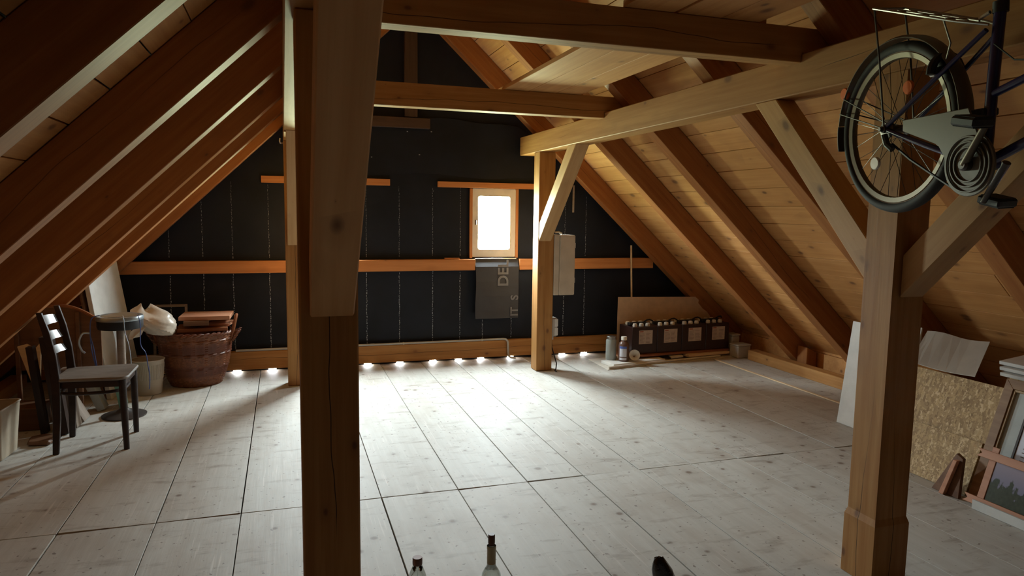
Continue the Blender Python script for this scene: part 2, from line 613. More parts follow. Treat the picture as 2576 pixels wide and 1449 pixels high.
# daylight glimmering through the cladding joints, painted as pale raised dashes
GLIMMERX = [-0.996, -0.714, -0.457, -0.134, 0.775, 1.10, 1.44, 1.728, 1.972, 2.29, 2.886, 3.13]
for i, x in enumerate(GLIMMERX):
    bm = bmesh.new()
    ztop = min(under(x) - 0.02, 1.78) if x not in (1.972, 2.29) else 0.42
    z = 0.215
    while z < ztop:
        L = random.uniform(0.006, 0.022)
        if not (0.93 < z < 1.075):
            dx = random.uniform(-0.003, 0.003)
            w = random.uniform(0.0015, 0.0042) * (1.0 if z < 0.93 else max(0.35, 1.4 - z * 0.6))
            add_box(bm, x + dx - w, x + dx + w, YG - 0.0015, YG + 0.001, z, z + L)
        z += L + random.uniform(0.002, 0.014)
    obj('seam_glimmer', bm, 'glimmer_and_staple', gable)
# vertical framing stud and noggin high on the gable
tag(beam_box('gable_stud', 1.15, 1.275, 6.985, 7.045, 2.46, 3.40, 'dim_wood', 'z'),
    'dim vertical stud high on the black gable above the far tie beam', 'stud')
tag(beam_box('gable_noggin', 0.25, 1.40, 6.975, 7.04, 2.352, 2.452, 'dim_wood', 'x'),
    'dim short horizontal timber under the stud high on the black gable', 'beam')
# sagging overlap of the membrane high up
bm = bmesh.new()
prev = None
N = 26
for i in range(N):
    x = 0.28 + (2.62 - 0.28) * i / (N - 1)
    t = (x - 1.55) / 1.2
    zt = 2.30 + 0.16 * max(0, 1 - t * t) ** 0.7 + 0.012 * math.sin(x * 9)
    zt = min(zt, under(x) - 0.02)
    zb = 1.90 + 0.02 * math.sin(x * 5 + 1)
    cur = [bm.verts.new((x, 7.030 - 0.008 * math.sin(x * 7), zt)), bm.verts.new((x, 7.043, zb)),
           bm.verts.new((x, 7.040 - 0.008 * math.sin(x * 7), zt + 0.002)), bm.verts.new((x, 7.048, zb))]
    if prev:
        for a, b in ((0, 1), (1, 3), (3, 2), (2, 0)):
            bm.faces.new((prev[a], prev[b], cur[b], cur[a]))
    else:
        bm.faces.new((cur[0], cur[1], cur[3], cur[2]))
    prev = cur
bm.faces.new((prev[0], prev[1], prev[3], prev[2]))
obj('membrane_overlap', bm, 'membrane', gable, smooth=True)
for x, z in ((1.18, 2.32), (0.83, 2.06), (1.30, 2.10), (1.42, 2.33)):
    obj('staple', box_bm(x - 0.006, x + 0.006, 7.022, 7.03, z - 0.004, z + 0.004), 'glimmer_and_staple', gable)

# ---- windows
def make_window(n, wx, wz):
    # white sash with rounded inner corners
    ow, oh = 0.232, 0.352
    iw, ih, r = GLW / 2, GLH / 2, 0.022
    y0, y1 = YG - 0.022, YG + 0.035
    inner = []
    for cx, cz, a0 in ((iw - r, ih - r, 0), (-iw + r, ih - r, 90), (-iw + r, -ih + r, 180), (iw - r, -ih + r, 270)):
        for k in range(5):
            a = math.radians(a0 + 90 * k / 4)
            inner.append((cx + r * math.cos(a), cz + r * math.sin(a)))
    outer = []
    for (x, z) in inner:
        s = max(abs(x) / iw, abs(z) / ih)
        px, pz = x / s * ow / iw, z / s * oh / ih
        outer.append((px, pz))
    bm = bmesh.new()
    nn = len(inner)
    L = [[bm.verts.new((wx + p[0], yy, wz + p[1])) for p in ring] for yy in (y0, y1) for ring in (outer, inner)]
    for i in range(nn):
        j = (i + 1) % nn
        bm.faces.new((L[0][i], L[0][j], L[1][j], L[1][i]))
        bm.faces.new((L[2][i], L[3][i], L[3][j], L[2][j]))
        bm.faces.new((L[0][i], L[2][i], L[2][j], L[0][j]))
        bm.faces.new((L[1][i], L[1][j], L[3][j], L[3][i]))
    win = struct(obj('window_%d' % n, bm, 'white_paint'))
    obj('glass_pane', box_bm(wx - iw - 0.004, wx + iw + 0.004, YG + 0.012, YG + 0.016, wz - ih - 0.004, wz + ih + 0.004),
        'window_glass', win)
    for s in (-1, 1):
        a, b = sorted((wx + s * 0.2335, wx + s * 0.262))
        beam_box('window_jamb', a, b, YG - 0.03, YG - 0.001, wz - 0.362, wz + 0.352, 'batten', 'z', 0.002, win)
    obj('window_latch', box_bm(wx - iw - 0.03, wx - iw - 0.018, YG - 0.034, YG - 0.022, wz - 0.02, wz + 0.03, 0.003),
        'dark_steel', win)
    obj('window_ledge', box_bm(wx - 0.21, wx + 0.24, YG - 0.05, YG - 0.001, wz - 0.372, wz - 0.3625, 0.002),
        'alloy', win)
    return win
for i, (wx, wz) in enumerate(WIN):
    make_window(i + 1, wx, wz)

# ---- daylight coming in at the foot of the cladding, between the boards
for x in GAPX:
    ld = bpy.data.lights.new('gap_daylight', 'AREA')
    ld.shape = 'RECTANGLE'; ld.size = 0.066; ld.size_y = 0.02
    ld.energy = 0.14
    ld.color = (0.93, 0.97, 1.0)
    lo = bpy.data.objects.new('gap_daylight', ld)
    lo.location = (x, YG + 0.002, 0.013)
    lo.rotation_euler = (-math.pi / 2 , 0, 0)
    COL.objects.link(lo)

# ---- battens, rail and sill on the gable
G = 'rails on the gable'
tag(beam_box('gable_rail', -1.40, 1.872, 6.975, 7.047, 0.944, 1.058, 'batten', 'x'),
    'long orange horizontal rail across the black gable, ending at the printed flap', 'beam')
tag(beam_box('gable_rail', 2.352, 3.93, 6.975, 7.047, 0.944, 1.058, 'batten', 'x'),
    'shorter orange rail on the black gable between printed flap and battery slope', 'beam')
tag(beam_box('head_batten', 1.486, 2.86, 7.012, 7.047, 1.786, 1.843, 'batten', 'x', 0.002),
    'orange batten right above the white-framed bright window', 'batten')
tag(beam_box('head_batten', -0.19, 1.007, 7.012, 7.047, 1.788, 1.852, 'batten', 'x', 0.002),
    'orange batten on black gable passing behind the two wooden posts', 'batten')
sill = beam_box('sill_beam', -2.05, 4.55, 6.970, 7.045, 0.028, 0.20, 'cracked_beam', 'x')
tag(sill, 'cracked wooden sill beam along the foot of the black gable', 'beam')
tag(obj('wood_offcut', box_bm(1.555, 1.71, 6.99, 7.04, 1.0585, 1.072, 0.002), 'batten'),
    'tiny flat wood offcut lying on the orange gable rail', 'offcut')

# ---- roof: one sheathing board after another, black underlay behind
def slope_pt(side, d, off):
    """point on a roof slope: d metres down the slope from the ridge, off metres above the rafter underside"""
    k = KL if side < 0 else KR
    c = 1 / math.sqrt(1 + k * k)
    zr = 2.292 + KL * XRID
    return V((XRID + side * (d * c + off * k * c), 0, zr - d * k * c + off * c))
BW = 0.195
for side, nm in ((-1, 'ceiling_left'), (1, 'ceiling_right')):
    k = KL if side < 0 else KR
    c = 1 / math.sqrt(1 + k * k)
    dmax = (2.292 + KL * XRID) / (k * c) + 0.18
    dn = V((side * c, 0, -k * c))
    up = V((side * k * c, 0, c))
    s0 = slope_pt(side, -0.20, RD + 0.026)
    s1 = slope_pt(side, dmax, RD + 0.026)
    bm = prism_bm([s0 + V((0, Y0 - 0.1, 0)), s1 + V((0, Y0 - 0.1, 0)), s1 + up * 0.03 + V((0, Y0 - 0.1, 0)),
                   s0 + up * 0.03 + V((0, Y0 - 0.1, 0))], (0, YG + 0.06 - Y0 + 0.1, 0))
    ce = struct(obj(nm, bm, 'dark_gap'))
    d = -0.17
    i = 0
    while d < dmax - 0.02:
        w = min(BW, dmax - d)
        joint = random.choice((1.9, 3.0, 4.0)) + random.uniform(-.1, .1)
        for ya, yb in ((Y0, joint), (joint, YG - 0.003)):
            p = slope_pt(side, d + w / 2, RD + 0.0125)
            M = frame((p.x, (ya + yb) / 2, p.z), (0, 1, 0), up)
            L = yb - ya - 0.002
            g = random.uniform(0.003, 0.0075)
            bm = box_bm(-L / 2, L / 2, -w / 2 + g / 2, w / 2 - g / 2, -0.0115 + random.uniform(0, .002), 0.0115, 0.0012)
            obj('sheathing_board', bm, 'sheathing', ce, M)
        d += w
        i += 1

# ---- back wall and low knee walls, out of view
struct(obj('wall_back', wall_mesh(Y0 - 0.06, Y0 - 0.01, [], []), 'dark_wood'))  # unseen wall, set close and dark to hold down bounce light
kw = struct(obj('wall_right', box_bm(5.075, 5.10, Y0, 6.95, -0.026, 0.02), 'dark_gap'))
for j, (ya, yb) in enumerate(((2.85, 3.70), (3.87, 4.78), (4.95, 5.73), (5.90, 6.86))):
    obj('panel', box_bm(5.045, 5.07, ya, yb, 0.0, 0.196, 0.002), 'sheathing', kw)
    obj('panel', box_bm(5.050, 5.072, ya, yb, 0.199, 0.232, 0.002), 'sheathing', kw)
struct(obj('wall_left', box_bm(-2.50, -2.47, Y0, 6.95, -0.026, 0.24), 'dark_wood'))

# ---- wall plates
tag(beam_box('wall_plate', 4.735, 4.855, Y0 + .01, 6.30, 0.0, 0.105, 'beam', 'y'),
    'low timber lying along the floor under the roof slope beside the battery box', 'beam')
tag(beam_box('wall_plate', -2.24, -2.12, Y0 + .01, 6.90, 0.0, 0.105, 'beam', 'y'),
    'low timber along the floor in the dark eave behind the chair', 'beam')
tag(timber('eave_block', [(4.90, 5.60, 0.001), (5.02, 5.60, 0.001), (5.02, 5.60, 0.20), (4.90, 5.60, 0.255)], (0, 0.135, 0), 'rafter',
           (0, 0, 1), (0, 1, 0)), 'short upright timber block at the eave beside the battery box rafter', 'block')

# ---- rafters
RW = 0.12
def rafter(side, yfar, label):
    k = KL if side < 0 else KR
    c = 1 / math.sqrt(1 + k * k)
    off = OFL if side < 0 else OFR
    xe = XLE if side < 0 else XRE
    xo = xe + side * off / k
    zr = 2.292 + KL * XRID
    e_ = 0.003
    pts = [(xe, yfar - RW, 0.001), (xo - side * e_, yfar - RW, 0.001), (XRID + side * e_, yfar - RW, zr + off - 0.004),
           (XRID + side * e_, yfar - RW, zr)]
    o = timber('rafter', pts, (0, RW, 0), 'rafter', (side * c, 0, -k * c), (0, 1, 0), 0.003)
    return tag(o, label, 'rafter', 'rafters of the two roof slopes')
LR = [(1.02, 'dark rafter over the chair slope, outermost one from the black gable, above the pale bucket'),
      (2.05, 'dark rafter with a pale lit underside, sixth from the gable on the chair slope'),
      (3.08, 'rafter on the chair slope, fifth from the black gable'),
      (4.10, 'rafter on the chair slope, fourth from the black gable'),
      (5.165, 'rafter on the chair slope, third from the black gable'),
      (6.00, 'rafter on the chair slope above the leaning white board, second from the gable'),
      (6.965, 'rafter flush against the black gable, meeting the long orange rail')]
RR = [(0.70, 'rafter past the hanging bicycle saddle, seventh from the gable on the battery slope'),
      (1.75, 'rafter behind the hanging bicycle, sixth from the gable on the battery slope'),
      (2.80, 'rafter crossing the slope above the leaning chipboard sheets, beside the near tie beam end'),
      (3.85, 'rafter on the battery slope running down behind the post with the bicycle'),
      (4.93, 'rafter on the battery slope landing beside the grey-white leaning panel'),
      (5.87, 'rafter on the battery slope landing just beside the battery box'),
      (6.965, 'rafter against the black gable above the torn cardboard')]
for y, l in LR:
    rafter(-1, y, l)
for y, l in RR:
    rafter(1, y, l)

# ---- purlins
PLX, PRX = (0.012, 0.178), (2.325, 2.49)
tag(beam_box('purlin_beam', PLX[0], PLX[1], Y0 + .01, 6.94, 2.122, 2.305, 'beam', 'y', 0.005),
    'long roof purlin carried by the post with the pale stepped brace', 'beam')
tag(beam_box('purlin_beam', PRX[0], PRX[1], Y0 + .01, 6.94, 2.122, 2.305, 'beam', 'y', 0.005),
    'long pale roof purlin above the post with the electrical box and the hanging bicycle', 'beam')

# ---- posts
def post(x0, x1, y0, y1, label, step=0.0):
    if step:
        pts = []
        o = None
        bm = bmesh.new()
        rings = []
        for z, e_ in ((0.001, step), (0.262, step), (0.29, 0.0), (2.1215, 0.0)):
            rings.append([bm.verts.new(p) for p in ((x0 - e_, y0 - e_, z), (x1 + e_, y0 - e_, z), (x1 + e_, y1 + e_, z), (x0 - e_, y1 + e_, z))])
        for A, B in zip(rings, rings[1:]):
            for i in range(4):
                bm.faces.new((A[i], A[(i + 1) % 4], B[(i + 1) % 4], B[i]))
        bm.faces.new(rings[0][::-1]); bm.faces.new(rings[-1])
        M = frame(((x0 + x1) / 2, (y0 + y1) / 2, 1.06), (0, 0, 1), (0, -1, 0))
        bm.transform(M.inverted())
        o = obj('wooden_post', bm, 'beam', None, M)
    else:
        o = beam_box('wooden_post', x0, x1, y0, y1, 0.001, 2.1215, 'cracked_beam' if x0 < 1 else 'beam', 'z', 0.005)
    return tag(o, label, 'post', 'posts under the purlins')
post(0.040, 0.213, 2.17, 2.34, 'thick cracked wooden post with a pale brace nailed down its face')
post(0.012, 0.170, 6.33, 6.49, 'orange wooden post by the black gable, next to the wicker basket')
post(2.325, 2.490, 2.20, 2.35, 'wooden post with notched foot under the hanging bicycle', 0.009)
post(2.325, 2.487, 6.345, 6.50, 'wooden post bearing the electrical box next to the bright window')

# ---- knee braces
def brace(x0, x1, yface, d, zfoot, rise, label, k=1.05, tv=0.172, mat='brace'):
    """d=+1 brace leans away from the camera, -1 towards it; tv vertical thickness"""
    ztop = 2.1215
    yu = yface + d * (ztop - zfoot) / k
    yo = yface + d * (ztop - zfoot - tv) / k
    pts = [(x0, yface + d * 0.001, zfoot), (x0, yu, ztop), (x0, yo, ztop), (x0, yface + d * 0.001, zfoot + tv)]
    o = timber('knee_brace', pts, (x1 - x0, 0, 0), mat, (0, d, k), (1, 0, 0), 0.004)
    return tag(o, label, 'brace', 'knee braces of the posts')
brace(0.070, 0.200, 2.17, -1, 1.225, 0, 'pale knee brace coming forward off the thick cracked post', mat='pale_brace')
brace(0.030, 0.150, 6.33, -1, 1.235, 0, 'orange knee brace on the post next to the wicker basket')
brace(2.330, 2.445, 2.35, 1, 1.285, 0, 'knee brace of the bicycle post, rising towards the black gable')
brace(2.365, 2.485, 2.20, -1, 1.225, 0, 'knee brace of the bicycle post, rising past the bicycle pedals')
brace(2.330, 2.455, 6.345, -1, 1.27, 0, 'knee brace lit by the window on the electrical box post', 1.0)

# ---- tie beams (collars) notched over the purlins
def collar(y0, y1, label, z0=2.263, z1=2.422):
    pts = [(0.016, y0, 2.306), (PLX[1] + .001, y0, 2.306), (PLX[1] + .001, y0, z0), (PRX[0] - .001, y0, z0),
           (PRX[0] - .001, y0, 2.306), (2.62, y0, 2.306), (2.50, y0, z1), (0.016, y0, z1)]
    o = timber('tie_beam', pts, (0, y1 - y0, 0), 'cracked_beam', (1, 0, 0), (0, 0, 1), 0.003)
    return tag(o, label, 'beam', 'tie beams between the purlins')
collar(2.805, 2.905, 'dark tie beam spanning the purlins close to the hanging bicycle')
collar(4.94, 5.04, 'dark tie beam between the purlins nearer to the black gable')

# ---- loose boards laid across the tie beams
for x0, x1, y0, y1, z, l in (
        (1.53, 1.715, 2.83, 5.10, 2.4235, 'greenish pale plank lying across the tie beams, the one furthest from the bicycle'),
        (1.72, 1.93, 2.83, 5.06, 2.4235, 'pale middle plank lying across the tie beams'),
        (1.935, 2.13, 2.82, 5.09, 2.4235, 'pale plank lying across the tie beams, the one nearest the battery slope')):
    tag(beam_box('loose_plank', x0, x1, y0, y1, z, z + 0.028, 'sheathing', 'y', 0.002), l, 'plank', 'planks on the tie beams')
for x0, x1, l in ((1.40, 1.64, 'wide plank over the near tie beam, beside a dark gap'),
                  (1.66, 1.88, 'wide plank over the near tie beam, in the middle'),
                  (1.885, 2.08, 'wide plank over the near tie beam, close to the rafters')):
    tag(beam_box('loose_plank', x0, x1, 1.70, 2.822, 2.4235, 2.4535, 'sheathing', 'y', 0.002), l, 'plank', 'planks on the near tie beam')

# ================================================================== things on the gable
# printed membrane flap under the window
t = thing('membrane_flap', 'dark grey printed membrane flap hanging under the bright window', 'flap', (2.108, 6.965, 0.437))
bm = bmesh.new()
prev = None
for i in range(9):
    z = 0.62 * i / 8
    y = 0.004 * math.sin(i * 1.3) + (0.0 if z > 0.45 else 0.004)
    cur = [bm.verts.new(p) for p in ((-0.232 - 0.004 * math.sin(i), y, z), (0.232, y, z), (0.232, y + 0.003, z),
                                     (-0.232 - 0.004 * math.sin(i), y + 0.003, z))]
    if prev:
        for k in range(4):
            bm.faces.new((prev[k], prev[(k + 1) % 4], cur[(k + 1) % 4], cur[k]))
    else:
        bm.faces.new(cur[::-1])
    prev = cur
bm.faces.new(prev)
for v in bm.verts:                                   # folded back over the ledge at the top
    if v.co.z > 0.60:
        v.co.y += 0.05
obj('sheet', bm, 'membrane_flap', t)

def text_obj(name, body, size, mat, parent, M, bold=0.0):
    cu = bpy.data.curves.new(name, 'FONT')
    cu.body = body
    cu.size = size
    cu.extrude = 0.0006
    cu.offset = bold
    tmp = bpy.data.objects.new(name, cu)
    COL.objects.link(tmp)
    dg = bpy.context.evaluated_depsgraph_get()
    me = bpy.data.meshes.new_from_object(tmp.evaluated_get(dg))
    bpy.data.objects.remove(tmp)
    me.name = name
    me.materials.clear()
    return link(name, me, mat, parent, M)
# letters read from bottom to top
LM = Matrix(((0, -1, 0, 0), (0, 0, -1, 0), (1, 0, 0, 0), (0, 0, 0, 1)))
text_obj('print_lettering', 'DEL', 0.158, 'print_grey', t, Matrix.Translation((0.112, -0.0052, 0.335)) @ LM, 0.004)
text_obj('print_lettering', 'IT', 0.115, 'print_grey', t, Matrix.Translation((0.224, -0.0052, 0.018)) @ LM, 0.003)
text_obj('print_lettering', 'S', 0.115, 'print_grey', t, Matrix.Translation((0.224, -0.0052, 0.190)) @ LM, 0.003)

# conduit along the sill
t = thing('electrical_conduit', 'grey conduit running on the sill beam and bending down by the post', 'conduit', (0, 0, 0))
pts = [(-0.45, 6.985, 0.212)]
pts += [(x, 6.985, 0.212) for x in (0.5, 1.4, 2.15)]
pts += [(2.18, 6.978, 0.2135), (2.205, 6.964, 0.212), (2.222, 6.957, 0.198), (2.228, 6.956, 0.175), (2.229, 6.956, 0.12), (2.231, 6.955, 0.07)]
pts += [(2.236, 6.95, 0.035), (2.258, 6.94, 0.018), (2.305, 6.92, 0.014)]
obj('pipe', tube(pts, 0.011, 10), 'conduit_grey', t, smooth=True)
for x in (0.25, 1.13, 1.95):
    obj('clip', box_bm(x - 0.008, x + 0.008, 6.971, 6.999, 0.2005, 0.2235, 0.002), 'grey_plastic', t)
obj('coupler', tube([(0.80, 6.985, 0.212), (0.84, 6.985, 0.212)], 0.0135, 10), 'conduit_grey', t)

# electrical box on the post
t = thing('electrical_box', 'beige wall-mounted electrical box on the post by the window', 'electrical box', (2.49, 6.36, 0.745))
obj('body', box_bm(0.0, 0.055, -0.02, 0.155, 0, 0.59, 0.004), 'box_grey', t)
obj('cover', box_bm(0.0565, 0.215, -0.03, 0.165, 0.0, 0.585, 0.006, 2), 'box_grey', t)
for z in (0.12, 0.46):
    obj('hinge', box_bm(0.2155, 0.221, -0.026, -0.012, z, z + 0.05, 0.001), 'conduit_grey', t)
obj('cable_gland', tube([(0.10, 0.05, 0.5855), (0.10, 0.05, 0.60), (0.07, 0.05, 0.612), (0.03, 0.05, 0.61)], 0.009, 8), 'white_board', t, smooth=True)

# socket below it
t = thing('power_socket', 'white double power socket low on the post, angled outwards', 'socket', (2.4885, 6.38, 0.33))
obj('housing', box_bm(0, 0.062, -0.01, 0.09, 0, 0.185, 0.008, 2), 'grey_plastic', t)
obj('cover_flap', box_bm(0.030, 0.066, -0.017, -0.0105, 0.10, 0.178, 0.003), 'white_board', t)
obj('cover_flap', box_bm(0.030, 0.066, -0.017, -0.0105, 0.012, 0.09, 0.003), 'white_board', t)
obj('spout', box_bm(0.010, 0.035, 0.02, 0.05, -0.035, -0.0005, 0.003), 'grey_plastic', t)
tag(obj('black_cable', tube([(2.505, 6.415, 0.294), (2.507, 6.40, 0.22), (2.523, 6.37, 0.14), (2.533, 6.33, 0.07), (2.520, 6.31, 0.022),
                            (2.505, 6.30, 0.008), (2.50, 6.25, 0.007)], 0.006, 8), 'black_plastic', smooth=True),
    'black power cord hanging from the white socket to the floor', 'cord')

# thin poles in front of the membrane
tag(obj('thin_pole', tube([(3.66, 6.93, 0.002), (3.655, 6.94, 0.6), (3.638, 6.958, 1.20)], 0.0105, 8), 'lath', smooth=True),
    'thin pale pole standing behind the cardboard at the gable', 'pole')
tag(obj('hanging_strip', box_bm(2.965, 2.985, 7.040, 7.049, 1.55, 1.84, 0.001), 'grey_wood'),
    'short dim vertical strip fixed to the black gable above the electrical box', 'strip')
# small hook on the post by the basket
tag(obj('screw_hook', tube([(0.006, 6.36, 2.10), (-0.012, 6.352, 2.10), (-0.016, 6.345, 2.115), (-0.012, 6.342, 2.14)], 0.006, 8), 'alloy', smooth=True),
    'small metal hook at the head of the post next to the wicker basket', 'hook')

# ================================================================== battery corner
tag(obj('floor_mat', prism_bm([(3.03, 6.20, 0.0005), (3.62, 6.33, 0.0005), (4.70, 6.47, 0.0005), (4.70, 6.60, 0.0005), (4.40, 6.93, 0.0005), (3.05, 6.72, 0.0005)],
                              (0, 0, 0.007), None, 0.001), 'paper_white'),
    'pale flattened sheet on the floor underneath the battery box boards', 'sheet')
tag(obj('rolled_edge', tube([(3.05, 6.225, 0.0195), (3.6, 6.342, 0.0195), (4.2, 6.422, 0.0195), (4.50, 6.462, 0.0195)], 0.011, 10), 'paper_white', smooth=True),
    'long thin paper roll lying on the pale sheet before the batteries', 'paper roll')
tag(obj('foam_slab', box_bm(-0.33, 0.33, -0.11, 0.11, 0, 0.032, 0.003, M=Matrix.Translation((3.43, 6.43, 0.0085)) @ Matrix.Rotation(math.radians(10), 4, 'Z')), 'foam_white'),
    'white foam slab under the bottle and funnel', 'foam')
tag(obj('crumpled_paper', prism_bm([(3.86, 6.40, 0.032), (4.02, 6.43, 0.034), (4.03, 6.52, 0.036), (3.90, 6.53, 0.031)], (0.004, 0, 0.018), None, 0.004), 'paper_white'),
    'crumpled paper scrap on the pale sheet beside the foam slab', 'paper')
tag(obj('wood_scrap', box_bm(-0.28, 0.28, -0.05, 0.05, 0, 0.028, 0.002, M=Matrix.Translation((4.36, 6.51, 0.0315)) @ Matrix.Rotation(math.radians(7), 4, 'Z')), 'lath'),
    'pale board scrap in front of the battery box', 'board')
base = tag(obj('base_board', box_bm(-0.68, 0.68, -0.155, 0.155, 0, 0.019, 0.002, M=Matrix.Translation((3.97, 6.625, 0.0605)) @ Matrix.Rotation(math.radians(4), 4, 'Z')), 'red_wood'),
    'reddish board carrying the row of batteries', 'board')
for x, y in ((3.42, 6.63), (4.05, 6.67), (4.55, 6.71)):
    tag(obj('support_block', box_bm(x - 0.05, x + 0.05, y - 0.05, y + 0.05, 0.0085, 0.0600, 0.002), 'lath'),
        'small wooden block under the board of the batteries, ' + {3.42: 'beneath the bottle end', 4.05: 'beneath the middle', 4.55: 'beneath the tub end'}[x],
        'block', 'blocks under the battery board')

BZ = 0.0802
bt = thing('battery_bank', 'dark brown row of lead batteries with four paper labels', 'battery', (4.045, 6.655, BZ), math.radians(3.0))
W4 = 1.23
for k in range(4):
    x0 = -W4 / 2 + k * W4 / 4
    cell = obj('battery', box_bm(x0 + 0.001, x0 + W4 / 4 - 0.001, -0.135, 0.135, 0.0, 0.285, 0.005), 'battery_brown', bt)
    xc = x0 + W4 / 8 + 0.01
    obj('paper_label', box_bm(xc - 0.082, xc + 0.082, -0.1375, -0.1352, 0.105, 0.25), 'label_paper', cell)
    bm = bmesh.new()
    for r_ in range(8):
        zz = 0.118 + r_ * 0.0135
        for c_ in range(2):
            xa = xc - 0.072 + c_ * 0.074
            add_box(bm, xa, xa + random.uniform(0.04, 0.066), -0.1382, -0.1376, zz, zz + 0.0032)
    obj('label_print', bm, 'label_ink', cell)
    obj('label_mark', box_bm(xc - 0.072, xc - 0.03, -0.1382, -0.1376, 0.232, 0.243), 'label_red', cell)
    for q in range(3):
        for yy in (-0.075, 0.075):
            Mc = Matrix.Translation((x0 + 0.065 + q * 0.078, yy, 0.285))
            obj('filler_cap', lathe([(0.024, 0.0), (0.025, 0.012), (0.021, 0.030), (0.012, 0.033)], 14, Mc), 'cap_white', cell, smooth=True)
    obj('terminal_cover', box_bm(x0 + 0.03, x0 + W4 / 4 - 0.05, -0.022, 0.028, 0.286, 0.318, 0.006), 'black_plastic', cell)
    obj('link_cable', tube([(x0 + 0.22, 0.0, 0.319), (x0 + 0.25, -0.01, 0.338), (x0 + 0.29, 0.0, 0.340), (x0 + 0.33 if k < 3 else x0 + 0.30, 0.0, 0.322)], 0.008, 8),
        'black_plastic', cell, smooth=True)

cb = [(3.437, 0.0095), (3.437, 0.645), (4.40, 0.625), (4.445, 0.59), (4.44, 0.555), (4.50, 0.49), (4.56, 0.45), (4.60, 0.40), (4.605, 0.0095)]
tag(obj('cardboard_sheet', prism_bm([(x, 6.834, z) for x, z in cb], (0, 0.006, 0)), 'cardboard'),
    'torn cardboard sheet standing behind the row of batteries', 'cardboard')
# bottle, jar and funnel
FZ = 0.0408
t = thing('glass_jar', 'dusty glass jar at the end of the battery row', 'jar', (3.205, 6.50, FZ))
obj('body', lathe([(0.050, 0.0), (0.054, 0.006), (0.054, 0.20), (0.046, 0.215)], 20), 'pale_panel', t, smooth=True)
obj('lid', lathe([(0.048, 0.2155), (0.048, 0.240), (0.044, 0.244)], 20), 'steel', t, smooth=True)
t = thing('plastic_bottle', 'brown bottle with white cap and blue and white label', 'bottle', (3.300, 6.40, FZ))
obj('body', lathe([(0.050, 0.0), (0.054, 0.006), (0.054, 0.165), (0.045, 0.19), (0.026, 0.207), (0.026, 0.217)], 22), 'brown_liquid', t, smooth=True)
obj('cap', lathe([(0.030, 0.2175), (0.030, 0.248), (0.027, 0.252)], 20), 'cap_white', t, smooth=True)
def wrap(r, a0, a1, z0, z1, n=10, th=0.001):
    bm = bmesh.new()
    prev = None
    for i in range(n):
        a = math.radians(a0 + (a1 - a0) * i / (n - 1))
        cur = [bm.verts.new((rr * math.cos(a), rr * math.sin(a), z)) for rr, z in ((r, z0), (r + th, z0), (r + th, z1), (r, z1))]
        if prev:
            for k in range(4):
                bm.faces.new((prev[k], prev[(k + 1) % 4], cur[(k + 1) % 4], cur[k]))
        else:
            bm.faces.new(cur[::-1])
        prev = cur
    bm.faces.new(prev)
    return bm
lb = obj('bottle_label', wrap(0.0545, 195, 275, 0.018, 0.158), 'label_white', t, smooth=True)
obj('label_band', wrap(0.0558, 195, 275, 0.135, 0.158), 'label_blue', lb, smooth=True)
obj('label_band', wrap(0.0558, 195, 275, 0.040, 0.05), 'brown_liquid', lb, smooth=True)
bm = bmesh.new()
FM = Matrix.Translation((3.405, 6.365, FZ + 0.056)) @ Matrix.Rotation(math.radians(-112), 4, 'X') @ Matrix.Rotation(math.radians(22), 4, 'Y')
add_lathe(bm, [(0.055, -0.035), (0.052, -0.034), (0.014, 0.012), (0.008, 0.062), (0.010, 0.062), (0.017, 0.012), (0.0565, -0.034)], 20, FM, False, False)
t = tag(obj('funnel', bm, 'cap_white', smooth=True), 'small white plastic funnel lying before the bottle', 'funnel')
# boxes at the other end
t = thing('plastic_tub', 'pale plastic tub on the floor past the end of the battery row', 'tub', (4.74, 6.445, 0.001), math.radians(4))
obj('body', prism_bm([(-0.085, -0.07, 0), (0.085, -0.07, 0), (0.085, 0.07, 0), (-0.085, 0.07, 0)], (0, 0, 0.13), None, 0.008), 'grey_plastic', t)
obj('lid', box_bm(-0.09, 0.09, -0.075, 0.075, 0.1305, 0.146, 0.004), 'grey_plastic', t)
t = thing('plastic_tub', 'pale tall tub against the end of the battery row', 'tub', (4.745, 6.62, 0.0082), math.radians(4))
obj('body', box_bm(-0.035, 0.07, -0.06, 0.06, 0, 0.205, 0.01, 2), 'grey_plastic', t)
obj('lid', box_bm(-0.039, 0.074, -0.064, 0.064, 0.2055, 0.222, 0.004), 'grey_plastic', t)

# thin lath on the floor
tag(beam_box('floor_lath', 4.366, 4.390, 3.95, 6.36, 0.0008, 0.009, 'lath', 'y', 0.001),
    'thin pale lath lying along a floor joint, pointing at the battery box', 'lath')

# ================================================================== boards and pictures by the bicycle post
def leaning(name, mat, x0, y0, y1, L, xt, th, label, cat, zb=0.001):
    """flat panel leaning: foot at x0, top edge at xt, along y"""
    dx = xt - x0
    H = math.sqrt(L * L - dx * dx)
    M = frame((x0, (y0 + y1) / 2, zb), (0, 1, 0), (dx, 0, H))
    bm = box_bm(-(y1 - y0) / 2, (y1 - y0) / 2, -th, 0.0, 0, L, 0.0015)
    return tag(obj(name, bm, mat, None, M), label, cat)
leaning('leaning_board', 'white_board', 3.96, 3.62, 4.17, 0.775, 4.055, 0.014, 'white panel leaning on the roof slope behind the bicycle post', 'panel')
leaning('leaning_board', 'white_sheet', 3.985, 3.60, 4.12, 0.815, 4.085, 0.012, 'greyish panel leaning behind the white panel', 'panel')
leaning('chipboard_sheet', 'osb', 3.640, 1.75, 3.48, 0.635, 3.852, 0.018, 'large chipboard sheet leaning below the grey cardboard sheet', 'board')
leaning('chipboard_sheet', 'osb', 3.668, 1.60, 2.84, 0.70, 3.900, 0.018, 'taller chipboard sheet behind, showing above the first chipboard edge', 'board')
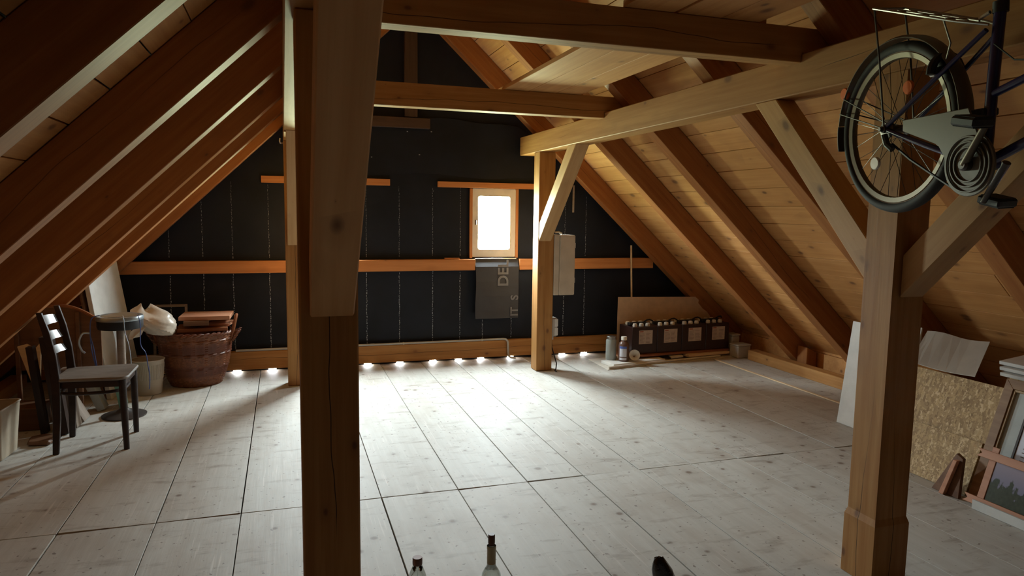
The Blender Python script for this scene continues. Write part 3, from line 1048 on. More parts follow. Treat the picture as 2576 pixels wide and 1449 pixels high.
leaning('chipboard_strip', 'osb', 3.610, 2.82, 3.42, 0.31, 3.712, 0.018, 'low chipboard strip leaning against the large chipboard sheet', 'board')
# grey sheet resting on top
bm = bmesh.new()
prev = None
for i in range(8):
    y = 3.40 - 0.44 * i / 7
    sag = 0.012 * math.sin(i / 7 * math.pi)
    fx, fz = 3.815 + 0.01 * i / 7, 0.628 - sag
    bx, bz = 4.09, 0.792 + 0.008 * math.sin(i)
    cur = [bm.verts.new(p) for p in ((fx, y + 0.03, fz), (bx, y + 0.16, bz), (bx, y + 0.16, bz + 0.004), (fx, y + 0.03, fz + 0.004))]
    if prev:
        for k in range(4):
            bm.faces.new((prev[k], prev[(k + 1) % 4], cur[(k + 1) % 4], cur[k]))
    else:
        bm.faces.new(cur[::-1])
    prev = cur
bm.faces.new(prev)
tag(obj('grey_sheet', bm, 'sheet_grey', smooth=False), 'bent grey card sheet lying on top of the leaning chipboard', 'sheet')
for i in range(3):
    z = 0.690 + i * 0.028
    M = frame((3.975 + 0.02 * i, 2.36 + 0.02 * i, z), (0, 1, 0), (-0.12, 0, 1))
    tag(obj('white_plank', box_bm(-0.50, 0.50, -0.13, 0.13, -0.010, 0.010, 0.002), 'white_sheet', None, M),
        ('lowest', 'middle', 'top')[i] + ' of three white boards stacked on the chipboard above the picture frames', 'board')
tag(obj('board_rest', box_bm(3.945, 4.08, 1.8, 2.78, 0.001, 0.655, 0.003), 'osb'), 'chipboard box edge carrying the white boards', 'board')

# wedge
t = thing('wooden_wedge', 'dark brown wooden wedge bracket leaning against the chipboard strip', 'bracket', (3.560, 2.878, 0.001))
obj('plate', prism_bm([(-0.012, 0.085, 0.0), (-0.012, -0.085, 0.0), (0.030, -0.062, 0.215), (0.032, -0.018, 0.235)], (-0.022, 0, 0), None, 0.002), 'brown_wood', t)
obj('rib', prism_bm([(-0.0355, 0.018, 0.0), (-0.0355, -0.012, 0.0), (0.0, -0.052, 0.205), (0.0, -0.028, 0.205)], (-0.025, 0, 0), None, 0.002), 'pink_wood', t)

# large framed picture leaning
LEANF = lambda x0, y0, xt, L: frame((x0, y0, 0.001), (0, -1, 0), (xt - x0, 0, math.sqrt(L * L - (xt - x0) ** 2)))
# local axes: x along the picture (towards the camera), z up the picture, y out of its back (+x world side)
L1, W1 = 0.70, 0.62
t = thing('picture_frame', 'large gilt and brown picture frame leaning against the chipboard', 'picture', M=LEANF(3.600, 2.785, 3.826, L1))
fw = 0.052
# y<0 local: check sign so that the front faces the room (-x world)
def fbars(x0, x1, z0, z1, w, ya, yb, nm, mat, par):
    for q in (((x0, z0), (x1, z0), (x1 - w, z0 + w), (x0 + w, z0 + w)), ((x0, z1), (x0 + w, z1 - w), (x1 - w, z1 - w), (x1, z1)),
              ((x0, z0), (x0 + w, z0 + w), (x0 + w, z1 - w), (x0, z1)), ((x1, z0), (x1, z1), (x1 - w, z1 - w), (x1 - w, z0 + w))):
        obj(nm, prism_bm([(a, ya, b) for a, b in q], (0, yb - ya, 0), None, 0.0015), mat, par)
SGN = 1 if (LEANF(0, 0, 0.1, 1.0).to_3x3() @ V((0, 1, 0))).x > 0 else -1
def YY(a):          # a>0: distance out of the front
    return -SGN * a
fbars(0, W1, 0, L1, fw, YY(0.0), YY(0.024), 'frame_bar', 'frame_wood', t)
fbars(fw + .0005, W1 - fw - .0005, fw + .0005, L1 - fw - .0005, 0.012, YY(0.004), YY(0.018), 'frame_liner', 'gold', t)
mb = obj('mat_board', box_bm(fw - 0.004, W1 - fw + 0.004, *sorted((YY(0.0), YY(0.004))), fw - 0.004, L1 - fw + 0.004), 'mat_board', t)
fbars(0.145, W1 - 0.145, 0.14, L1 - 0.165, 0.014, YY(0.0045), YY(0.010), 'inner_frame', 'dark_wood', t)
obj('document', box_bm(0.158, W1 - 0.158, *sorted((YY(0.0045), YY(0.006))), 0.153, L1 - 0.178), 'label_white', t)
bm = bmesh.new()
for r_ in range(9):
    add_box(bm, 0.19, 0.19 + random.uniform(0.12, 0.24), *sorted((YY(0.0062), YY(0.0068))), 0.24 + r_ * 0.022, 0.245 + r_ * 0.022)
obj('text_lines', bm, 'label_ink', t)

L2, W2 = 0.335, 0.62
t = thing('picture_frame', 'rustic reddish frame with dark landscape print in front of the gilt frame', 'picture', M=LEANF(3.535, 2.715, 3.640, L2))
for zc in (0.030, 0.285):
    obj('cross_bar', prism_bm([(-0.045, YY(0.010), zc - 0.022), (W2 + 0.045, YY(0.010), zc - 0.022), (W2 + 0.02, YY(0.010), zc), (W2 + 0.045, YY(0.010), zc + 0.022),
                               (-0.045, YY(0.010), zc + 0.022), (-0.02, YY(0.010), zc)], (0, YY(0.028) - YY(0.010), 0), None, 0.002), 'pink_wood', t)
for xc in (0.035, W2 - 0.035):
    obj('side_bar', box_bm(xc - 0.020, xc + 0.020, *sorted((YY(0.0), YY(0.0095))), 0.0, L2, 0.002), 'pink_wood', t)
obj('print', box_bm(0.0565, W2 - 0.0565, *sorted((YY(0.002), YY(0.006))), 0.053, 0.2625), 'landscape_print', t)
tag(obj('white_strip', box_bm(-0.31, 0.31, -0.002, 0.010, 0, 0.05, 0.001, M=frame((3.495, 2.37, 0.001), (0, 1, 0), (0.02, 0, 1))), 'white_sheet'),
    'low white strip standing in front of the rustic landscape picture', 'strip')

# ================================================================== the corner with the chair
def chair():
    t = thing('dining_chair', 'dark wooden dining chair with ladder back and dusty seat', 'chair', (-1.185, 5.10, 0.001), 0.0)
    # +x is the front of the chair, seat 0.43 deep, 0.40 wide
    def leg(x, y, h, dx, dy, r0=0.017, r1=0.021, rear=False):
        obj('leg', tube([(x + dx, y + dy, 0.0), (x + dx * 0.5, y + dy * 0.5, h * 0.5), (x, y, h)], 0.02, 10, radii=[r0, r1, r1 * 1.1]), 'dark_wood', t, smooth=True)
    leg(0.190, -0.175, 0.455, 0.010, -0.010)
    leg(0.190, 0.175, 0.455, 0.000, 0.010)
    for s in (-1, 1):
        y = s * 0.172
        pts = [(-0.195, y * 1.06, 0.0), (-0.183, y, 0.22), (-0.178, y, 0.46), (-0.188, y, 0.62), (-0.214, y, 0.77), (-0.246, y * 1.02, 0.895)]
        bm = bmesh.new()
        prev = None
        for (px, py, pz), w in zip(pts, (0.017, 0.021, 0.024, 0.021, 0.019, 0.015)):
            d = 0.013
            cur = [bm.verts.new(q) for q in ((px - w, py - d, pz), (px + w, py - d, pz), (px + w, py + d, pz), (px - w, py + d, pz))]
            if prev:
                for k in range(4):
                    bm.faces.new((prev[k], prev[(k + 1) % 4], cur[(k + 1) % 4], cur[k]))
            else:
                bm.faces.new(cur[::-1])
            prev = cur
        bm.faces.new(prev)
        bmesh.ops.bevel(bm, geom=[e for e in bm.edges], offset=0.003, segments=1, affect='EDGES')
        obj('back_post', bm, 'dark_wood', t)
    # curved slats between the posts
    for z, hh in ((0.822, 0.062), (0.722, 0.056), (0.630, 0.050)):
        bm = bmesh.new()
        prev = None
        xz = -0.188 - 0.060 * max(0, (z - 0.62) / 0.275) - 0.002
        for i in range(11):
            u = -1 + 2 * i / 10
            x = xz - 0.030 * (1 - u * u)
            y = u * 0.159
            ht = hh * (0.78 + 0.22 * (1 - u * u))
            cur = [bm.verts.new(q) for q in ((x - 0.006, y, z - hh / 2), (x + 0.006, y, z - hh / 2), (x - 0.012, y, z - hh / 2 + ht), (x - 0.024, y, z - hh / 2 + ht))]
            if prev:
                for k in range(4):
                    bm.faces.new((prev[k], prev[(k + 1) % 4], cur[(k + 1) % 4], cur[k]))
            else:
                bm.faces.new(cur[::-1])
            prev = cur
        bm.faces.new(prev)
        obj('back_slat', bm, 'gloss_wood', t, smooth=True)
    # seat with rounded front corners
    def outline(off):
        pts = []
        for cx, cy, a0, r in ((0.165, 0.150, 0, 0.06), (-0.150, 0.140, 90, 0.045), (-0.150, -0.140, 180, 0.045), (0.165, -0.150, 270, 0.06)):
            for k in range(6):
                a = math.radians(a0 + 18 * k)
                pts.append((cx + (r + off) * math.cos(a), cy + (r + off) * math.sin(a)))
        return pts
    bm = bmesh.new()
    rings = []
    for off, z in ((-0.006, 0.456), (0.0, 0.459), (0.002, 0.468), (-0.004, 0.476), (-0.03, 0.478)):
        rings.append([bm.verts.new((x, y, z)) for x, y in outline(off)])
    nn = len(rings[0])
    for A, B in zip(rings, rings[1:]):
        for k in range(nn):
            bm.faces.new((A[k], A[(k + 1) % nn], B[(k + 1) % nn], B[k]))
    bm.faces.new(rings[0][::-1])
    c = bm.verts.new((0, 0, 0.468))
    for k in range(nn):
        bm.faces.new((rings[-1][k], rings[-1][(k + 1) % nn], c))
    obj('seat', bm, 'seat_wood', t, smooth=True)
    # apron
    bm = bmesh.new()
    o1, o2 = outline(-0.022), outline(-0.036)
    A = [bm.verts.new((x, y, 0.412)) for x, y in o1]; B = [bm.verts.new((x, y, 0.4555)) for x, y in o1]
    Cc = [bm.verts.new((x, y, 0.412)) for x, y in o2]; D = [bm.verts.new((x, y, 0.4555)) for x, y in o2]
    for k in range(nn):
        j = (k + 1) % nn
        bm.faces.new((A[k], A[j], B[j], B[k])); bm.faces.new((Cc[j], Cc[k], D[k], D[j]))
        bm.faces.new((A[j], A[k], Cc[k], Cc[j])); bm.faces.new((B[k], B[j], D[j], D[k]))
    obj('apron', bm, 'dark_wood', t)
    # bentwood hoop between the legs
    hp = []
    for k in range(28):
        a = 2 * math.pi * k / 28
        cx, sx = math.cos(a), math.sin(a)
        hp.append((math.copysign(abs(cx) ** 0.62, cx) * 0.182, math.copysign(abs(sx) ** 0.62, sx) * 0.160, 0.372))
    obj('hoop_stretcher', tube(hp, 0.011, 8, closed=True), 'dark_wood', t, smooth=True)
    return t
chair()

# pedestal stool with a slatted top
t = thing('pedestal_stool', 'round stool with ribbed metal top on a single column behind the chair', 'stool', (-1.155, 5.735, 0.001))
obj('foot', lathe([(0.150, 0.0), (0.152, 0.010), (0.130, 0.018), (0.06, 0.030), (0.03, 0.055)], 32), 'dark_steel', t, smooth=True)
obj('column', lathe([(0.022, 0.0555), (0.022, 0.35), (0.028, 0.352), (0.028, 0.652)], 18), 'grey_wood', t, smooth=True)
obj('seat_body', lathe([(0.06, 0.6525), (0.146, 0.660), (0.152, 0.675), (0.152, 0.720), (0.148, 0.722)], 36), 'black_plastic', t, smooth=True)
top = obj('top_rim', lathe([(0.125, 0.7225), (0.155, 0.7225), (0.157, 0.735), (0.152, 0.752), (0.140, 0.756), (0.125, 0.752)], 36, None, False, False), 'stool_metal', t, smooth=True)
obj('top_plate', lathe([(0.124, 0.7225), (0.124, 0.742), (0.10, 0.745)], 36), 'black_plastic', t, smooth=True)
for i in range(13):
    y = -0.114 + i * 0.019
    L = math.sqrt(max(0.0, 0.125 ** 2 - y * y))
    if L > 0.02:
        obj('rib', tube([(-L, y, 0.747), (-L * 0.5, y, 0.756), (L * 0.5, y, 0.756), (L, y, 0.747)], 0.0045, 6), 'stool_metal', top, smooth=True)
def loop(name, pts, r, mat, label):
    # smooth polyline through points (Catmull-Rom)
    P = [V(p) for p in pts]
    out = []
    for i in range(len(P) - 1):
        p0, p1, p2, p3 = P[max(i - 1, 0)], P[i], P[i + 1], P[min(i + 2, len(P) - 1)]
        for k in range(6):
            u = k / 6
            out.append(0.5 * ((2 * p1) + (p2 - p0) * u + (2 * p0 - 5 * p1 + 4 * p2 - p3) * u * u + (3 * p1 - p0 - 3 * p2 + p3) * u ** 3))
    out.append(P[-1])
    return tag(obj(name, tube(out, r, 6), mat, smooth=True), label, 'cord')
loop('blue_cord', [(-1.02, 5.62, 0.768), (-1.00, 5.565, 0.755), (-0.992, 5.56, 0.69), (-0.995, 5.56, 0.56), (-0.965, 5.56, 0.50), (-0.955, 5.56, 0.42), (-0.945, 5.56, 0.33), (-0.95, 5.56, 0.23)],
     0.0032, 'blue_cord', 'blue cord hanging over the stool edge towards the waste bin')
loop('blue_cord', [(-1.27, 5.66, 0.768), (-1.315, 5.635, 0.750), (-1.325, 5.62, 0.66), (-1.315, 5.60, 0.52), (-1.295, 5.60, 0.40), (-1.31, 5.60, 0.34), (-1.275, 5.60, 0.33), (-1.29, 5.60, 0.42), (-1.305, 5.60, 0.55), (-1.327, 5.62, 0.63)],
     0.0035, 'blue_cord', 'blue cord loop hanging from the stool beside the leaning headboard')
loop('thin_string', [(-1.11, 5.60, 0.768), (-1.10, 5.577, 0.74), (-1.095, 5.575, 0.65), (-1.075, 5.575, 0.56), (-1.065, 5.575, 0.45), (-1.07, 5.575, 0.34)],
     0.003, 'pale_cord', 'thin pale cord hanging down in front of the stool column')
loop('knotted_string', [(-1.335, 5.66, 0.64), (-1.38, 5.655, 0.64), (-1.405, 5.65, 0.58), (-1.39, 5.65, 0.52), (-1.37, 5.65, 0.50)],
     0.007, 'pale_cord', 'pale knotted cord end over the leaning headboard')

# waste bin
t = thing('waste_bin', 'pale perforated plastic waste bin next to the wicker basket', 'bin', (-1.097, 6.385, 0.001))
obj('bucket', lathe([(0.098, 0.0), (0.102, 0.004), (0.126, 0.285), (0.122, 0.285), (0.099, 0.01)], 36, None, True, True), 'bin_plastic', t, smooth=True)
obj('rim', tube(arc((0, 0, 0.288), 0.127, 0, 360 - 10, 36), 0.0055, 8, closed=True), 'bin_plastic', t, smooth=True)
bm = bmesh.new()
for k in range(60):
    a = 2 * math.pi * k / 60
    for z0, z1 in ((0.13, 0.255),):
        rr = [0.1 + 0.026 * z / 0.285 + 0.0012 for z in (z0, z1)]
        add_tube(bm, [(rr[0] * math.cos(a), rr[0] * math.sin(a), z0), (rr[1] * math.cos(a), rr[1] * math.sin(a), z1)], 0.0018, 4)
rb = obj('fluting', bm, 'bin_plastic', t)
rb['kind'] = 'stuff'

# wicker basket
t = thing('wicker_basket', 'large reddish wicker basket with handles below the orange rail', 'basket', (-0.760, 6.665, 0.001))
bm = bmesh.new()
prof = [(0.205, 0.0), (0.215, 0.02), (0.245, 0.10), (0.272, 0.20), (0.290, 0.30), (0.302, 0.40), (0.306, 0.455)]
def prad(z):
    for (r0, z0), (r1, z1) in zip(prof, prof[1:]):
        if z <= z1:
            return r0 + (r1 - r0) * (z - z0) / (z1 - z0)
    return prof[-1][0]
SEG, ROW = 72, 46
rings = []
for j in range(ROW + 1):
    z = 0.455 * j / ROW
    ring = []
    for k in range(SEG):
        a = 2 * math.pi * k / SEG
        r = prad(z) + 0.0055 * math.sin(k * math.pi / 2 + 0.8) * (1 if j % 2 else -1) + (0.003 if j % 2 else 0)
        if abs((z % 0.115) - 0.0575) < 0.006:
            r += 0.005
        ring.append(bm.verts.new((r * math.cos(a) * 1.0, r * math.sin(a) * 0.88, z)))
    rings.append(ring)
for A, B in zip(rings, rings[1:]):
    for k in range(SEG):
        bm.faces.new((A[k], A[(k + 1) % SEG], B[(k + 1) % SEG], B[k]))
bm.faces.new(rings[0][::-1])
inner = [[bm.verts.new((prad(z) * 0.95 * math.cos(2 * math.pi * k / SEG), prad(z) * 0.95 * math.sin(2 * math.pi * k / SEG) * 0.88, z)) for k in range(SEG)] for z in (0.455, 0.02)]
for A, B in ((rings[-1], inner[0]), (inner[0], inner[1])):
    for k in range(SEG):
        bm.faces.new((A[k], A[(k + 1) % SEG], B[(k + 1) % SEG], B[k]))
bm.faces.new(inner[1])
obj('body', bm, 'wicker', t, smooth=True)
bm = bmesh.new()
for ph in (0, math.pi):
    add_tube(bm, [((0.303 + 0.009 * math.cos(k * 1.26 + ph)) * math.cos(2 * math.pi * k / 90), (0.303 + 0.009 * math.cos(k * 1.26 + ph)) * 0.88 * math.sin(2 * math.pi * k / 90), 0.463 + 0.009 * math.sin(k * 1.26 + ph)) for k in range(90)], 0.011, 6, closed=True)
obj('braided_rim', bm, 'wicker', t, smooth=True)
for s in (1, -1):
    hp = [(s * 0.292, -0.060, 0.36), (s * 0.315, -0.060, 0.47), (s * 0.335, -0.052, 0.56), (s * 0.345, -0.02, 0.600), (s * 0.345, 0.02, 0.600), (s * 0.335, 0.052, 0.56), (s * 0.315, 0.060, 0.47), (s * 0.292, 0.060, 0.36)]
    h_ = obj('handle', tube(hp, 0.013, 8), 'red_wood', t, smooth=True)
    for yy in (-0.060, 0.060):
        bm = tube([(s * (0.300 + 0.0019 * q) + 0.020 * math.cos(q * 1.57), yy + 0.020 * math.sin(q * 1.57), 0.375 + 0.0030 * q) for q in range(34)], 0.0045, 5)
        obj('handle_wrap', bm, 'wicker', h_, smooth=True)

# boards on the basket
def slab(name, mat, c, sx, sy, sz, rz, tilt, label, cat='board'):
    M = Matrix.Translation(c) @ Matrix.Rotation(math.radians(rz), 4, 'Z') @ Matrix.Rotation(math.radians(tilt), 4, 'Y')
    return tag(obj(name, box_bm(-sx / 2, sx / 2, -sy / 2, sy / 2, 0, sz, 0.002), mat, None, M), label, cat)
slab('loose_board', 'red_wood', (-0.690, 6.64, 0.4860), 0.40, 0.30, 0.028, 4, 0, 'lowest board across the wicker basket rim')
slab('loose_board', 'pink_wood', (-0.575, 6.70, 0.5150), 0.24, 0.22, 0.024, -9, 0, 'short board sandwiched on the wicker basket')
slab('loose_board', 'brown_wood', (-0.735, 6.63, 0.5400), 0.20, 0.30, 0.040, 3, 0, 'thick offcut under the top board on the wicker basket')
slab('loose_board', 'pink_wood', (-0.660, 6.68, 0.5810), 0.41, 0.33, 0.034, -2, 0, 'topmost board of the pile on the wicker basket')
# crumpled bag: soft sack with creases, its mouth flopping over the rim
bm = bmesh.new()
rings = []
rs = random.Random(5)
NR, NK = 22, 40
cr = [(rs.uniform(2, 9), rs.uniform(1, 7), rs.uniform(0, 6.3), rs.uniform(0.003, 0.010)) for _ in range(9)]
for j in range(NR):
    u = j / (NR - 1)
    ring = []
    for k in range(NK):
        a = 2 * math.pi * k / NK
        w = 0.03 + 0.125 * math.sin(math.pi * min(1.0, 0.12 + u * 0.80)) ** 0.7
        w += sum(A * abs(math.sin(f * a + g * u * 3 + p)) for f, g, p, A in cr) * 0.6 - 0.018
        if u > 0.75:
            w *= 1 - (u - 0.75) * 2.2
        ring.append(bm.verts.new((w * math.cos(a) - 0.13 * u, 0.8 * w * math.sin(a), u * 0.22 + 0.03 * math.sin(2 * a + 1) * u)))
    rings.append(ring)
for A, B in zip(rings, rings[1:]):
    for k in range(NK):
        bm.faces.new((A[k], A[(k + 1) % NK], B[(k + 1) % NK], B[k]))
bm.faces.new(rings[0][::-1]); bm.faces.new(rings[-1])
# loose corner hanging down outside the basket
fl_ = []
for i in range(7):
    t_ = i / 6
    row = []
    for q in range(5):
        s_ = q / 4 - 0.5
        row.append((-0.105 - 0.075 * t_ + 0.01 * math.sin(q * 2 + i), -0.105 - 0.015 * t_ + 0.01 * math.cos(q * 1.7 + i), 0.10 - 0.13 * t_ ** 1.4 + s_ * 0.03))
        row[-1] = (row[-1][0] + s_ * 0.15 * (1 - 0.55 * t_), row[-1][1], row[-1][2])
    fl_.append(row)
top_ = [[bm.verts.new(p) for p in row] for row in fl_]
bot_ = [[bm.verts.new((p[0], p[1] + 0.004, p[2])) for p in row] for row in fl_]
for i in range(6):
    for q in range(4):
        bm.faces.new((top_[i][q], top_[i][q + 1], top_[i + 1][q + 1], top_[i + 1][q]))
        bm.faces.new((bot_[i][q], bot_[i + 1][q], bot_[i + 1][q + 1], bot_[i][q + 1]))
edge = [(0, q) for q in range(5)] + [(i, 4) for i in range(1, 7)] + [(6, q) for q in (3, 2, 1, 0)] + [(i, 0) for i in (5, 4, 3, 2, 1)]
for e0, e1 in zip(edge, edge[1:] + edge[:1]):
    bm.faces.new((top_[e0[0]][e0[1]], top_[e1[0]][e1[1]], bot_[e1[0]][e1[1]], bot_[e0[0]][e0[1]]))
Mb = Matrix.Translation((-1.00, 6.455, 0.487)) @ Matrix.Rotation(math.radians(6), 4, 'Y')
tag(obj('plastic_bag', bm, 'bag', None, Mb, True), 'crumpled pale bag spilling over the wicker basket rim', 'bag')
# small frame standing behind the basket
t = thing('empty_frame', 'thin dim empty frame standing behind the wicker basket', 'frame', (-1.14, 6.955, 0.001))
for nm, q in (('frame_side', (0, 0.022, 0, 0.67)), ('frame_side', (0.27, 0.292, 0, 0.67)), ('frame_rail', (0.0225, 0.2695, 0.648, 0.67)), ('frame_rail', (0.0225, 0.2695, 0, 0.022))):
    obj(nm, box_bm(q[0], q[1], -0.012, 0.0, q[2], q[3], 0.001), 'grey_wood', t)

# tall white board leaning into the slope, its face turned to the windows
wb = [(-1.346, 6.25, 0.001), (-1.215, 6.80, 0.001), (-1.378, 6.80, 1.10), (-1.482, 6.25, 1.06)]
tag(obj('insulation_board', prism_bm(wb, (-0.035, 0.006, 0), None, 0.002), 'white_board'),
    'tall white insulation board leaning up against the sloping roof', 'board')
tag(obj('backing_board', prism_bm([(x - 0.045, y, min(z, 0.9)) for x, y, z in wb], (-0.018, 0.004, 0), None, 0.002), 'brown_wood'),
    'dim brown board directly behind the tall white insulation board', 'board')

# headboard
t = thing('headboard', 'brown headboard with arched reddish top rail standing behind the chair', 'headboard', (-1.53, 5.80, 0.001))
def arch(x):
    u = (x + 0.02) / 0.235
    return 0.815 - 0.115 * max(0, u) ** 1.8 - (0.05 * (x + 0.02) ** 2 if x < 0 else 0)
xs = [-0.32 + 0.55 * i / 18 for i in range(19)]
obj('panel', prism_bm([(xs[0], 0.012, 0.36)] + [(xs[-1], 0.012, 0.36)] + [(x, 0.012, arch(x)) for x in reversed(xs)], (0, 0.016, 0)), 'brown_wood', t)
obj('top_rail', tube([(x, 0.018, arch(x) + 0.008) for x in xs], 0.013, 8), 'red_wood', t, smooth=True)
for x in (-0.30, 0.085):
    obj('stile', box_bm(x - 0.014, x + 0.014, -0.012, 0.0115, 0.0, arch(x) - 0.012, 0.003), 'brown_wood', t)
obj('bracket', box_bm(0.02, 0.034, -0.004, 0.0115, 0.40, 0.47, 0.001), 'steel', t)

# thin panels leaning against the eave, seen end-on
def lean2(name, mat, xb, xt, zt, y0, y1, th, label, cat='board'):
    d = V((xt - xb, 0, zt)).normalized()
    nrm = V((d.z, 0, -d.x))
    pts = [V((xb, y0, 0.001)), V((xb, y0, 0.001)) + nrm * th, V((xt, y0, zt)) + nrm * th, V((xt, y0, zt))]
    lo = min(p.z for p in pts)
    pts = [p + V((0, 0, 0.001 - lo)) for p in pts]
    M = frame(sum(pts, V()) / 4 + V((0, (y1 - y0) / 2, 0)), d, (0, 1, 0))
    return tag(obj(name, prism_bm(pts, (0, y1 - y0, 0), M, 0.001), mat, None, M), label, cat)
lean2('green_glass', 'glass_green', -1.225, -1.275, 0.30, 5.93, 6.10, 0.030, 'green glass sheet leaning under the eave behind the chair legs', 'glass')
lean2('pale_sheet', 'pale_panel', -1.365, -1.50, 0.36, 5.885, 6.00, 0.055, 'pale thick panel leaning beside the green glass sheet', 'panel')
lean2('brown_sheet', 'grey_wood', -1.405, -1.57, 0.34, 5.60, 5.76, 0.024, 'thin brown board leaning beside the pale thick panel', 'board')
lean2('upright_plank', 'grey_wood', -1.455, -1.495, 0.42, 5.46, 5.575, 0.060, 'short grey plank standing on end behind the chair', 'plank')
lean2('upright_plank', 'brown_wood', -1.525, -1.575, 0.52, 5.43, 5.55, 0.045, 'short brown plank standing on end between grey plank and dark panel', 'plank')
# dark panel and pale angular board
lean2('dark_board', 'dark_wood', -1.49, -1.56, 0.675, 5.33, 5.40, 0.075, 'narrow black-brown cabinet panel standing behind the chair back', 'panel')
lean2('dark_board', 'dark_wood', -1.60, -1.66, 0.60, 5.40, 5.47, 0.040, 'second thin black-brown panel behind the narrow cabinet panel', 'panel')
tag(obj('angled_board', prism_bm([(-1.66, 5.62, 0.16), (-1.63, 5.62, 0.60), (-1.665, 5.62, 0.555), (-1.72, 5.62, 0.585), (-1.775, 5.62, 0.57)], (0, 0.02, 0), None, 0.001), 'lath'),
    'pale angular board offcut showing beside the black-brown panel', 'board')
tag(obj('offcut_stack', box_bm(-1.95, -1.62, 5.50, 5.75, 0.001, 0.158, 0.004), 'brown_wood'), 'dim crate carrying the pale angular board offcut', 'crate')
tag(obj('dark_cloth', prism_bm([(-1.60, 5.13, 0.001), (-1.47, 5.11, 0.001), (-1.45, 5.26, 0.001), (-1.55, 5.31, 0.001), (-1.62, 5.26, 0.001)], (0, 0, 0.03), None, 0.010), 'brown_wood'),
    'small dark brown bundle on the floor beside the pale tin', 'bundle')
# pale tin with rim
t = thing('pale_tin', 'pale square tin with a rolled rim in front of the dark eave', 'tin', (-1.765, 4.985, 0.001), math.radians(-4))
bm = bmesh.new()
rings = []
for s_, z in ((0.115, 0.0), (0.120, 0.004), (0.143, 0.315), (0.139, 0.315), (0.114, 0.02)):
    ring = []
    for cx, cy, a0 in ((1, 1, 0), (-1, 1, 90), (-1, -1, 180), (1, -1, 270)):
        for k in range(4):
            a = math.radians(a0 + 30 * k)
            ring.append(bm.verts.new((cx * (s_ - 0.02) + 0.02 * math.cos(a), cy * (s_ - 0.02) + 0.02 * math.sin(a), z)))
    rings.append(ring)
for A, B in zip(rings, rings[1:]):
    for k in range(16):
        bm.faces.new((A[k], A[(k + 1) % 16], B[(k + 1) % 16], B[k]))
bm.faces.new(rings[0][::-1]); bm.faces.new(rings[-1])
obj('body', bm, 'pale_tin', t, smooth=True)
rim = []
for cx, cy, a0 in ((1, 1, 0), (-1, 1, 90), (-1, -1, 180), (1, -1, 270)):
    for k in range(4):
        a = math.radians(a0 + 30 * k)
        rim.append((cx * 0.123 + 0.021 * math.cos(a), cy * 0.123 + 0.021 * math.sin(a), 0.318))
obj('rim', tube(rim, 0.006, 6, closed=True), 'pale_tin', t, smooth=True)

# ================================================================== foreground
def bottle(name, label, loc, prof, cap, capmat, extra=None):
    t = thing(name, label, 'bottle', loc)
    obj('glass_body', lathe(prof, 32), 'bottle_glass', t, smooth=True)
    obj('stopper', lathe(cap, 24), capmat, t, smooth=True)
    if extra:
        obj('foil_sleeve', lathe(extra, 28, None, False, False), 'foil', t, smooth=True)
    return t
b1 = bottle('glass_bottle', 'clear glass bottle with a brown metal screw cap', (0.4365, 2.40, 0.001),
            [(0.034, 0.0), (0.037, 0.004), (0.0375, 0.12), (0.0385, 0.19), (0.036, 0.215), (0.028, 0.245), (0.019, 0.268), (0.0155, 0.280), (0.0150, 0.2845)],
            [(0.0172, 0.2765), (0.0178, 0.279), (0.0178, 0.300), (0.0165, 0.3035)], 'metal_cap')
# hollow inside: an inner wall of the same glass
b2 = bottle('wine_bottle', 'clear glass wine bottle with foil neck and dark cork', (0.730, 2.45, 0.001),
            [(0.036, 0.0), (0.039, 0.005), (0.040, 0.11), (0.040, 0.150), (0.036, 0.172), (0.026, 0.190), (0.0175, 0.204), (0.0155, 0.222), (0.0150, 0.268), (0.0165, 0.272), (0.0165, 0.284)],
            [(0.0100, 0.2845), (0.0125, 0.291), (0.0132, 0.296), (0.0132, 0.325), (0.0118, 0.328)], 'cork',
            [(0.0168, 0.213), (0.0168, 0.270), (0.0178, 0.272), (0.0178, 0.283)])
# gnarled dark handle end standing up at the bottom of the view
bm = bmesh.new()
rs = random.Random(3)
prof = [(0.050, 0.0), (0.052, 0.05), (0.049, 0.12), (0.047, 0.20), (0.043, 0.26), (0.038, 0.30), (0.030, 0.325), (0.018, 0.345), (0.006, 0.352)]
rings = []
for j, (r, z) in enumerate(prof):
    rings.append([bm.verts.new((r * (1 + rs.uniform(-.07, .07)) * math.cos(2 * math.pi * k / 18) - 0.06 * (z / 0.35) ** 2, r * 0.8 * (1 + rs.uniform(-.07, .07)) * math.sin(2 * math.pi * k / 18), z + rs.uniform(-.004, .004))) for k in range(18)])
for j, ring in enumerate(rings):
    if j == 0:
        for v in ring:
            v.co.z = 0.0
for A, B in zip(rings, rings[1:]):
    for k in range(18):
        bm.faces.new((A[k], A[(k + 1) % 18], B[(k + 1) % 18], B[k]))
bm.faces.new(rings[0][::-1]); bm.faces.new(rings[-1])
t = thing('wooden_stump', 'dark charred-looking wooden stick end standing on the floor near the bottles', 'stick', (1.29, 2.07, 0.001))
obj('stem', bm, 'charcoal_wood', t, smooth=True)
obj('nail', tube([(-0.085, -0.012, 0.262), (-0.105, -0.016, 0.278)], 0.0022, 6), 'dark_steel', t)

